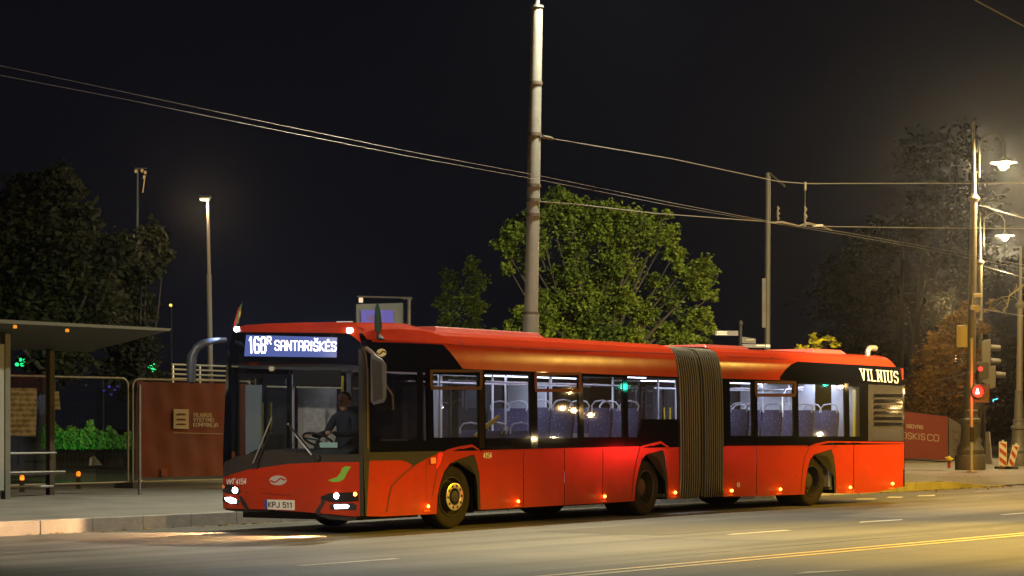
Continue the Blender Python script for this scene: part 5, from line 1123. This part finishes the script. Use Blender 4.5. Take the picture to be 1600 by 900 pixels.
paper([(17, 606), (58, 606.5), (56, 682), (16, 681)], 9); paper([(80, 612), (92, 611.5), (94.5, 640), (79, 640.5)], 4)
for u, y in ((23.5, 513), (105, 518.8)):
    mb = MB(); c = rf(on_kerb(SHM(u, 530))[0], 7.2, 2.86); c = rf(on_kerb(fence_map(6.85)(u, y))[0], 6.85, fence_map(6.85)(u, y).z); mb.lathe([(.035, 0), (.035, .05), (.02, .06)], c, (0, 0, 1), 10); obj('glint_dot', mb, emis('amber_glint', (1, .34, .02), .9), st)  # glowing dots stand for amber glints on the canopy

M_tube = mat('galvanised_fence_tube', (.42, .42, .39), .4, .6, var=.12)
def fence(u0, u1, yt0, yt1, yb, label, banner, group='temporary site fences by the bus stop'):
    A, B = FNM(u0, yb), FNM(u1, yb); a_, b_ = on_kerb(A)[0], on_kerb(B)[0]; zt, zb = FNM((u0 + u1) / 2, (yt0 + yt1) / 2).z, .30
    o = thing('site_fence_panel', rf((a_ + b_) / 2, 11.35, KH), label, 'fence', group)
    r = .16; pts = [rf(a_, 11.35, zb), rf(a_, 11.35, zt - r)] + [rf(a_ + r - r * math.cos(R(t)), 11.35, zt - r + r * math.sin(R(t))) for t in (30, 60, 90)] + [rf(b_ - r + r * math.sin(R(t)), 11.35, zt - r + r * math.cos(R(t))) for t in (0, 30, 60, 90)] + [rf(b_, 11.35, zb)]
    mb = MB(); mb.tube(pts, .024, 8); mb.tube([rf(a_, 11.35, zb + .03), rf(b_, 11.35, zb + .03)], .022, 8); obj('frame', mb, M_tube, o, smooth=60)
    mb = MB(); n = int((b_ - a_) / .11)
    for k in range(1, n): a = a_ + (b_ - a_) * k / n; mb.tube([rf(a, 11.36, zb), rf(a, 11.36, zt)], .002, 4)
    for z in (.6, .95, 1.3, 1.65, 2.0, 2.3): mb.tube([rf(a_, 11.36, z), rf(b_, 11.36, z)], .0022, 4)
    obj('wire_mesh', mb, mat('mesh_wire', (.03, .03, .028), .7), o)
    for a in (a_, b_):
        mb = MB(); mb.hexa([rf(a - .14, 11.05, KH), rf(a + .14, 11.05, KH), rf(a + .14, 11.65, KH), rf(a - .14, 11.65, KH), rf(a - .10, 11.1, KH + .13), rf(a + .10, 11.1, KH + .13), rf(a + .10, 11.6, KH + .13), rf(a - .10, 11.6, KH + .13)]); obj('foot', mb, mat('rubber_foot', (.05, .045, .04), .9), o)
    return o, a_, b_, zt
fence(-62, 200, 589, 587, 757, 'open wire mesh fence panel behind the glass bus shelter', False)
o, a_, b_, zt = fence(207.5, 392, 589, 599, 757, 'fence panel covered by a red banner with white lettering left of the bus', True)
M_ban = mat('red_banner_fabric', (.125, .030, .022), .85, var=.22, scale=1.4, bump=.15, bscale=4)
mb = MB(); N = 40; rowsn = 14; rows = []
for j in range(rowsn + 1):
    z = .42 + (zt - .06 - .42) * j / rowsn
    rows.append([rf(a_ + .05 + (b_ - a_ - .1) * k / N, 11.30 + .02 * math.sin(k * .9 + j * .3) + .015 * math.sin(j * 1.3 + k * .35), z) for k in range(N + 1)])
mb.grid(rows); bn = obj('banner', mb, M_ban, o, smooth=80, recalc=False)
M_blt = mat('banner_white_print', (.36, .31, .27), .8)
mk = obj('banner_emblem', patch([(271.5, 639), (295, 639.6), (295, 670.4), (271, 669.6)], FNM, .12, .004), M_blt, bn)
for i, y in enumerate((647.5, 655.5, 663)):
    q = [(275.5 + k * 1.25, y + (1.8 - .25 * i) * (1 if k % 2 else -1) * (.9 if 0 < k < 12 else .2)) for k in range(13)]; obj('emblem_wave', line_px(q, FNM, 1.4, .127, .003), mat('banner_red_print', (.10, .026, .02), .85), mk)
for s_, x1, y in (('VILNIAUS', 330.5, 645.4), ('VYSTYMO', 333.5, 653), ('KOMPANIJA', 340, 660.8)):
    obj('banner_lettering', strokes_px(s_, [(302.5, y), (x1, y + .7), (x1, y + 6.2), (302.5, y + 5.5)], FNM, .125, 1.0, .42), M_blt, bn)
obj('banner_rule', line_px([(271, 676.2), (348, 678)], FNM, .8, .125, .002), M_blt, bn)
obj('banner_patch', patch([(252, 732), (262, 732), (262, 745), (252, 744)], FNM, .12, .004), mat('orange_patch', (.19, .045, .02), .8), bn)
fence(396, 640, 600, 612, 756, 'second red banner fence panel mostly hidden behind the bus front', True)
# amber glints in the shelter glass and an orange spot, built as glowing lamps
def amber_light(u, y, Y, label, col=(1, .24, .01), s=2.2):
    c = px(u, y, Y); o = thing('amber_light', (c.x, c.y, KH), label, 'warning lamp', 'small amber lights along the site fence')
    mb = MB(); mb.box((c.x - .05, c.y - .03, KH), (c.x + .05, c.y + .03, max(c.z - .08, KH + .05))); obj('battery_case', mb, mat('dark_lamp_case', (.06, .04, .015), .6), o)
    mb = MB(); mb.lathe([(.03, -.05), (.045, -.03), (.045, .03), (.03, .05), (.01, .055)], c, (0, 0, 1), 12); obj('lens', mb, emis(f'amber_lens_{s}', col, s), o, smooth=50)
amber_light(34.5, 746.5, 46.0, 'amber glint built as a small glowing lamp low behind the shelter, leftmost of the two'); amber_light(122.5, 740.5, 48.2, 'amber glint built as a small glowing lamp low behind the shelter, nearer its brown post', s=1.4)
amber_light(218, 752, 49.2, 'dim orange light at the foot of the red banner fence', (1, .4, .05), .5)

# railing of the raised walkway behind
rl = thing('bridge_railing', px(330, 620, 62) , 'tall metal railing with level bars behind the red banner fence', 'railing'); 
for y in (570, 577.5, 585, 592):
    mb = MB(); mb.tube([px(268, y - .8, 62), px(400, y + 4, 64)], .026, 8); obj('rail', mb, mat('pale_railing', (.40, .36, .28), .45, .5), rl)
for u in (270, 312, 398):
    f = (u - 268) / 132; mb = MB(); c = px(u, 569 + f * 4, 62 + 2 * f); mb.tube([(c.x, c.y + .05, KH), (c.x, c.y + .05, c.z + .02)], .03, 8); obj('post', mb, MATS['pale_railing'], rl)
# hedge in green light and small coloured garden lights
hb = px(110, 690, 58); hb.z = .18
hg = thing('clipped_hedge', hb, 'low hedge glowing bright green behind the bus shelter', 'hedge')
mb = MB(); rnd = random.Random(6)
for k in range(5200):
    u = rnd.uniform(66, 208); top = 664 + 6 * math.sin(u * .07) + 5 * math.sin(u * .21) + (10 if u > 145 else 0) + rnd.random() ** 2 * 6
    y = rnd.uniform(top, 700); p = px(u, y, 58 + rnd.uniform(-.35, .35)); p.z = max(p.z, .2)
    a = Vector((rnd.gauss(0, 1), rnd.gauss(0, 1), rnd.gauss(0, 1))).normalized(); b2 = a.orthogonal().normalized(); L = rnd.uniform(.04, .08); mb.poly([p - a * L, p + b2 * L * .6, p + a * L, p - b2 * L * .6])
obj('foliage', mb, leaf_mat('hedge_leaf', (.05, .10, .02), (.11, .19, .04), .2), hg, recalc=False)
lamp('hedge_floodlight', 'SPOT', (px(105, 690, 55).x, 55.2, .5), 240, (.07, 1.0, .28), .05, (px(105, 680, 58).x, 58, 1.2), 75, .5)
def garden_light(spots, Y, label, col, s, r=.05):
    c0 = px(*spots[0], Y); o = thing('garden_light', (c0.x, c0.y, KH), label, 'light', 'coloured lights in the dark park')
    zt_ = max(px(u, y, Y).z for u, y in spots); mb = MB(); mb.tube([(c0.x, c0.y + .15, KH), (c0.x, c0.y + .15, zt_)], .03, 6)
    for u, y in spots: c = px(u, y, Y); mb.tube([(c0.x, c0.y + .15, c.z), (c.x, c.y + .1, c.z)], .012, 5)
    obj('light_stand', mb, M_dark, o)
    for u, y in spots: c = px(u, y, Y); m_ = MB(); m_.lathe([(r, .08), (r, 0), (r * .8, -.03), (.01, -.04)], c, (0, -1, 0), 10); obj('lamp_lens', m_, emis('glow_' + label.split()[1], col, s), o)
garden_light([(27, 569.5), (35, 569.8), (41, 570), (39.5, 563), (32, 562)], 75, 'small green lights hanging in the dark beside the advert case', (.02, .9, .25), 1.6, .06)
garden_light([(235, 572.5), (240, 572), (236, 580), (241, 580.5)], 75, 'bright green lights in the dark just left of the red banner top', (.02, .9, .2), 1.6, .09)
garden_light([(160, 574), (164, 570), (180, 609), (163, 610), (174, 616), (171, 604), (185, 604)], 75, 'faint violet lights scattered in the dark between shelter and banner', (.12, .06, .9), .6, .04)
garden_light([(267, 477)], 90, 'tiny yellow light alone in the sky right of the dark tree', (1, .7, .1), 1.5, .06)

# billboard behind the bus roof
bs = px(598, 690, 58); bs.z = KH; bd = thing('billboard', bs, 'grey billboard with a violet lit screen behind the front of the bus roof', 'billboard')
mb = MB(); mb.box((bs.x - .12, 58.1, KH), (bs.x + .12, 58.3, px(0, 520, 58).z)); obj('leg', mb, M_dark, bd)
mb = MB(); mb.prism([(556, 475), (630, 473), (632, 540), (557, 540)], 0, .35, lambda u, y, h: px(u, y, 58 + h)); obj('housing', mb, mat('billboard_grey', (.06, .06, .05), .6, var=.1), bd, bevel=.02)
mb = MB(); mb.prism([(563.5, 484.5), (614.5, 484.5), (617, 536), (566, 536)], .0, .03, lambda u, y, h: px(u, y, 57.97 - h)); obj('screen', mb, mat('violet_screen', (.02, .02, .04), .3, emit=(.045, .032, .20), estr=1.5), bd)
mb = MB(); mb.prism(ell(580, 497, 7, 5, 14), .0, .004, lambda u, y, h: px(u, y, 57.935 - h)); obj('screen_motif', mb, mat('plum_motif', (.02, .01, .02), .4, emit=(.06, .02, .10), estr=1.5), bd)
mb = MB(); mb.tube([px(558, 463.5, 57.9), px(644, 465.5, 57.9)], .025, 8); mb.tube([px(628, 466, 57.8), px(644, 467.5, 57.8)], .03, 8); mb.tube([px(639, 468, 57.8), px(638.5, 540, 57.8)], .045, 8); obj('side_gantry', mb, mat('brown_gantry', (.05, .04, .03), .6), bd)
mb = MB(); c = px(564, 469, 57.9); mb.box((c.x - .05, c.y - .05, c.z - .06), (c.x + .05, c.y + .05, c.z + .06)); obj('floodlight', mb, mat('floodlight_pale', (.5, .42, .38), .5, emit=(.9, .8, .5), estr=.25), bd)
# finger signpost
sb = px(1156.5, 690, 54); sb.z = KH; fs = thing('finger_signpost', sb, 'dark signpost with pointing direction boards just left of the slim pole', 'signpost')
mb = MB(); t = px(1157, 510, 54); mb.tube([sb, t], .04, 10); mb.lathe([(.03, 0), (.055, .03), (.06, .08), (.04, .13), (.01, .15)], t, (0, 0, 1), 12); obj('post', mb, M_dark, fs, smooth=50)
def finger(poly, lines, m, depth=0., lm=None):
    mb = MB(); mb.prism(poly, 0, .03, lambda u, y, h: px(u, y, 53.93 + h + depth)); b = obj('direction_board', mb, m, fs); mb = MB(); rnd = random.Random(len(lines) + int(poly[0][0]))
    for u0, u1, y, h in lines:
        x = u0
        while x < u1: w = rnd.uniform(.9, 2.2); mb.prism([(x, y), (min(x + w, u1), y), (min(x + w, u1), y + h), (x, y + h)], .004, .006, lambda u, y, q: px(u, y, 53.93 - q + depth)); x += w + .5
    obj('board_lettering', mb, lm or M_white, b)
M_fb = mat('grey_sign_board', (.10, .09, .095), .5)
finger([(1117.5, 516.5), (1153.5, 516.8), (1153.5, 524.5), (1117.5, 524.2)], [(1120, 1136, 517.8, 1.8), (1120, 1136, 521.2, 1.8)], M_fb)
finger([(1159, 526), (1181, 529), (1181, 537), (1159, 536)], [(1166, 1178, 530, 1.8)], mat('brown_sign_board', (.05, .042, .03), .5), lm=mat('dull_sign_print', (.3, .26, .2), .5))
finger([(1160, 537.5), (1204, 538), (1204, 543.5), (1160, 543)], [(1182, 1195, 538.8, 2), (1197, 1203, 538.6, 3.5)], M_fb)

# ------------------------------------------------------------------ crossing on the right
HB = px(1481, 721.6, 84); HB.z = KH
ho = thing('site_hoarding', HB, 'dark red site hoarding with pale lettering right of the rear of the bus', 'hoarding')
hm = plane_map((HB.x, HB.y), (1, .10)); M_hor = mat('red_hoarding_board', (.26, .042, .022), .7, var=.1, scale=2)
mb = patch([(1330, 632), (1481, 651), (1481, 719), (1330, 712)], hm, 0, .05); hb_ = obj('board', mb, M_hor, ho)
obj('top_rail', line_px([(1330, 631), (1481, 650)], hm, 2, .02, .07), M_dark, ho); obj('base_rail', line_px([(1330, 714), (1481, 721.5)], hm, 2.2, .02, .07), M_dark, ho)
M_hl = mat('hoarding_pale_print', (.55, .42, .30), .7)
obj('hoarding_lettering', strokes_px('IGOVAS', [(1416.5, 662.8), (1441.8, 665.2), (1441.8, 670.2), (1416.5, 668)], hm, .006, 1.1, .4), M_hl, hb_)
obj('hoarding_lettering', strokes_px('OSKIS', [(1410.5, 675.8), (1445, 678.2), (1445, 687.4), (1410.5, 685)], hm, .006, 1.2, .4), M_hl, hb_)
obj('hoarding_lettering', strokes_px('CO', [(1449.5, 678.6), (1466.8, 679.8), (1466.8, 689.4), (1449.5, 688.2)], hm, .006, 1.2, .3), M_hl, hb_)
WB = px(1482, 724, 83); WB.z = KH
wo = thing('white_hoarding', WB, 'pale side of the hoarding with scrawled marks next to the lamp post base', 'hoarding')
wm = plane_map((HB.x + .06, HB.y), (.28, .96)); obj('board', patch([(1482.5, 652), (1503, 665), (1503.5, 719), (1483, 724)], wm, .0, .05), mat('stained_white_board', (.42, .38, .30), .7, var=.25, scale=2.5), wo)
mb = MB()
for q in ([(1487, 672), (1493, 676), (1497, 674)], [(1488, 684), (1494, 688), (1492, 694)], [(1496, 686), (1498, 694), (1495, 699)], [(1490, 702), (1495, 708)]): line_px(q, wm, 1.6, .006, .003, mb)
obj('scrawl', mb, mat('faded_red_print', (.30, .14, .10), .7), wo)
wp = px(1543, 729, 80); wp.z = KH; w2 = thing('leaning_board', wp, 'upright board edge standing behind the ornate post base', 'board')
mb = MB(); mb.prism([(1536, 676), (1545, 674), (1551, 729), (1541, 729)], 0, .06, lambda u, y, h: px(u, y, 80 + h)); obj('panel', mb, mat('board_brown', (.16, .12, .07), .7, var=.2), w2); mb = MB(); mb.prism([(1545, 674), (1547, 675), (1551.5, 729), (1550, 729)], -.01, .06, lambda u, y, h: px(u, y, 80 + h)); obj('edge_strip', mb, MATS['stained_white_board'], w2)
def striped(c_u, y0, y1, w, lean, label):
    Y = 70.5; b = px(c_u, y1, Y); b.z = KH; o = thing('striped_board', b, label, 'traffic board', 'red and white traffic boards')
    def m(u, y, off=0): return px(c_u + (u) + lean * (y1 - y), y, Y - off)
    obj('board', patch([(-w, y0), (w, y0), (w, y1 - 2), (-w, y1 - 2)], m, 0, .04), mat('board_white', (.66, .62, .52), .6), o)
    e = .8
    for k in range(4):
        ya = y0 + 1 + k * (y1 - y0) / 3.1 - 6; h = (y1 - y0) / 6.4; pts = [(-w + e, ya), (w - e, ya + 9), (w - e, ya + 9 + h), (-w + e, ya + h)]
        pts = [(x, min(max(y, y0 + 1), y1 - 3)) for x, y in pts]
        if abs(pts[0][1] - pts[3][1]) + abs(pts[1][1] - pts[2][1]) > 1: obj('stripe', patch([p for i, p in enumerate(pts) if p != pts[i - 1]], m, .004, .003), mat('stripe_red', (.45, .025, .015), .5), o)
    mb = MB(); mb.tube([m(0, y0 + 3, -.06), m(0, y0 - 2.5, -.06)], .035, 8); obj('grip', mb, M_lgrey, o)
    mb = MB(); c = m(0, y1, -.02); mb.box((c.x - .2, c.y - .3, KH), (c.x + .2, c.y + .3, KH + .08)); obj('foot', mb, MATS['rubber_foot'], o)
striped(1567, 690, 733, 6.2, 0, 'upright red and white striped board, left of the striped pair'); striped(1577.5, 695, 734, 5.2, .26, 'tilted red and white striped board, right of the striped pair')
# pedestrian signal pole and heads
qb = px(1518, 737, 66); qb.z = KH
pd = thing('pedestrian_signal', qb, 'slim pale pole with a lit red man signal in front of the ornate post', 'traffic signal')
mb = MB(); mb.tube([qb, px(1518, 528, 66)], .05, 12); mb.lathe([(.14, 0), (.14, .03), (.06, .05)], qb, (0, 0, 1), 12); obj('pole', mb, mat('pale_signal_pole', (.42, .40, .36), .45, .3), pd, smooth=50)
mb = MB(); c = px(1518.3, 678, 65.9); mb.box((c.x - .06, c.y - .09, c.z - .22), (c.x + .06, c.y, c.z + .2)); obj('push_button_box', mb, M_dark, pd, bevel=.015)
mb = MB(); mb.prism([(1521, 600), (1546, 601), (1546, 630), (1521, 629)], 0, .16, lambda u, y, h: px(u, y, 66.1 - h)); hd_ = obj('signal_head', mb, mat('signal_black', (.02, .018, .018), .5), pd, bevel=.015)
mb = MB(); mb.lathe([(.20, 0), (.20, .16), (.18, .16), (.18, .0)], px(1528, 611.5, 65.93), (0, -1, 0), 18, False); obj('visor', mb, MATS['signal_black'], hd_)
mb = MB(); mb.lathe([(.165, 0), (.165, .01)], px(1528, 611.5, 65.935), (0, -1, 0), 18); obj('lens', mb, mat('red_lens', (.1, .005, .005), .3, emit=(1, .01, .015), estr=2.2), hd_)
mb = MB(); Yl = 65.9
mb.prism(ell(1527.3, 608.2, 1.3, 1.4, 10), 0, .008, lambda u, y, h: px(u, y, Yl - h)); mb.prism([(1525.6, 610.2), (1529, 610.2), (1530.4, 615.5), (1524.4, 615.5)], 0, .008, lambda u, y, h: px(u, y, Yl - h)); obj('red_man', mb, emis('red_man_glow', (1, .34, .30), 14), hd_)
lamp('signal_light', 'POINT', px(1530, 612, 65.3), 80, (1, .02, .02), .08)
# vehicle signals seen from the side
vb = px(1537, 732, 71); vb.z = KH
vs = thing('traffic_light', vb, 'dark vehicle signal heads with long visors turned away to the right', 'traffic signal')
mb = MB(); mb.tube([vb, px(1537, 530, 71)], .06, 10); obj('pole', mb, M_dark, vs)
for poly, vis in (([(1534, 533), (1548, 529), (1548, 602), (1534, 598)], ((539, 547), (561, 567.5))), ([(1546, 572), (1556, 571), (1556, 606), (1546, 608)], ((582, 588.5),))):
    mb = MB(); mb.prism(poly, 0, .25, lambda u, y, h: px(u, y, 71.0 - h)); hh = obj('signal_head', mb, MATS['signal_black'] if 'x' == 'y' else mat('signal_grey', (.085, .075, .065), .5), vs, bevel=.02)
    for ya, yb_ in vis:
        mb = MB(); x0 = poly[1][0]; c0 = px(x0, (ya + yb_) / 2, 70.9); mb.tube([c0, c0 + Vector((.30, -.02, -.02))], [.105, .085], 12); obj('visor', mb, MATS['signal_grey'], hh, smooth=50)
mb = MB(); mb.prism([(1529, 566), (1545, 565), (1545, 591), (1529, 592)], 0, .2, lambda u, y, h: px(u, y, 70.5 - h)); hh = obj('signal_head', mb, MATS['signal_black'], vs, bevel=.015)
mb = MB(); mb.lathe([(.07, 0), (.07, .02), (.02, .03)], px(1532, 576.5, 70.28), (0, -1, 0), 12); obj('red_lamp', mb, emis('red_repeat', (1, .02, .02), 3), hh)
mb = MB(); mb.prism([(1550.5, 627), (1551.5, 623.8), (1559.5, 622), (1559, 624), (1553, 625.5), (1552.5, 628)], 0, .02, lambda u, y, h: px(u, y, 70.4 - h)); obj('cyan_arrow', mb, emis('cyan_signal', (.03, .75, .9), 1.6), hh)
# boxes and cameras strapped to the post
cb = px(1503.5, 525, 68.4); ub = thing('control_cabinet', (cb.x, cb.y, cb.z - .3), 'pale olive control box fixed high on the ornate post', 'control box')
mb = MB(); mb.prism([(1494.5, 508.5), (1512, 508), (1512, 543), (1494.5, 543)], 0, .3, lambda u, y, h: px(u, y, 68.45 - h)); obj('case', mb, mat('olive_case', (.34, .31, .17), .5), ub, bevel=.02)
mb = MB(); mb.prism([(1501.5, 510.5), (1510.8, 510.2), (1510.8, 541.5), (1501.5, 541.5)], .3, .315, lambda u, y, h: px(u, y, 68.45 - h)); obj('case_door', mb, mat('olive_case_door', (.40, .37, .22), .45), ub)
cc = px(1526, 478, 68.3); sc_cam = thing('security_camera', cc, 'pale dome security camera on the ornate post above the control box', 'camera')
mb = MB(); a = px(1521, 480, 68.4); mb.box((a.x - .1, a.y - .1, a.z - .08), (a.x + .16, a.y + .02, a.z + .06)); obj('bracket', mb, M_lgrey, sc_cam, bevel=.01)
mb = MB(); mb.lathe([(.03, .13), (.09, .10), (.10, 0), (.075, -.06), (.03, -.09)], px(1527, 483, 68.3), (0, 0, 1), 14); obj('dome', mb, mat('camera_white', (.55, .50, .38), .4), sc_cam, smooth=50)
c2 = px(1527, 462, 68.3); cam2 = thing('box_camera', c2, 'pale box camera above the dome camera on the ornate post', 'camera')
mb = MB(); mb.box((c2.x - .14, c2.y - .1, c2.z - .05), (c2.x + .14, c2.y + .04, c2.z + .06)); obj('housing', mb, MATS['camera_white'], cam2, bevel=.015); mb = MB(); mb.tube([(c2.x - .14, c2.y, c2.z - .04), (c2.x - .14, c2.y, c2.z - .3)], .02, 6); obj('bracket', mb, M_lgrey, cam2)
hy = px(1483, 733, 72); hy.z = KH; hyd = thing('small_hydrant', hy, 'tiny yellow topped red hydrant by the hoarding corner', 'hydrant')
mb = MB(); mb.lathe([(.06, 0), (.05, .06), (.05, .2), (.06, .22)], hy, (0, 0, 1), 10); obj('body', mb, mat('hydrant_red', (.45, .04, .02), .5), hyd); mb = MB(); mb.lathe([(.05, .22), (.09, .26), (.08, .34), (.02, .38)], hy, (0, 0, 1), 10); mb.tube([hy + Vector((-.13, 0, .33)), hy + Vector((.13, 0, .28))], .035, 8); obj('cap', mb, mat('hydrant_yellow', (.65, .45, .03), .5), hyd)
# stay wires at the right edge
spanw('stay_wire', 'bright stay wire from the ornate post collar to the right edge', [(1530, 321, 69), (1540, 323, 68.5), (1552, 327.5, 68), (1600, 341, 66), (1640, 353, 65)], .014)
spanw('stay_wire', 'stay wire from the second ornate post collar to the right edge', [(1537, 416, 95), (1548, 419, 94), (1600, 434, 90), (1640, 446, 88)], .016)
spanw('stay_wire', 'lowest stay wire reaching right from the camera bracket', [(1536, 483, 69), (1546, 485, 68.6), (1600, 494, 66), (1640, 501, 65)], .012)
spanw('festoon_cable', 'upper drooping cable through the brown tree left of the lamp post', [(1462, 595, 72), (1485, 590, 71), (1508, 584, 70)], .012); spanw('festoon_cable', 'lower drooping cable through the brown tree left of the lamp post', [(1462, 620, 72), (1480, 617, 71), (1508, 611, 70)], .012)

# ------------------------------------------------------------------ thin night haze lit by the lamps
if HAZE:
    mb = MB(); mb.box((-70, -30, -1.2), (80, 210, 30)); hz = obj('haze', mb, bpy.data.materials.new('haze_air')); m = hz.data.materials[0]; m.use_nodes = True; nt = m.node_tree
    nt.nodes.remove(nt.nodes['Principled BSDF']); v = nt.nodes.new('ShaderNodeVolumePrincipled'); v.inputs['Color'].default_value = (.8, .84, 1, 1); v.inputs['Density'].default_value = HAZE; v.inputs['Anisotropy'].default_value = .93
    nt.links.new(v.outputs[0], nt.nodes['Material Output'].inputs['Volume']); tag(hz, kind='stuff')
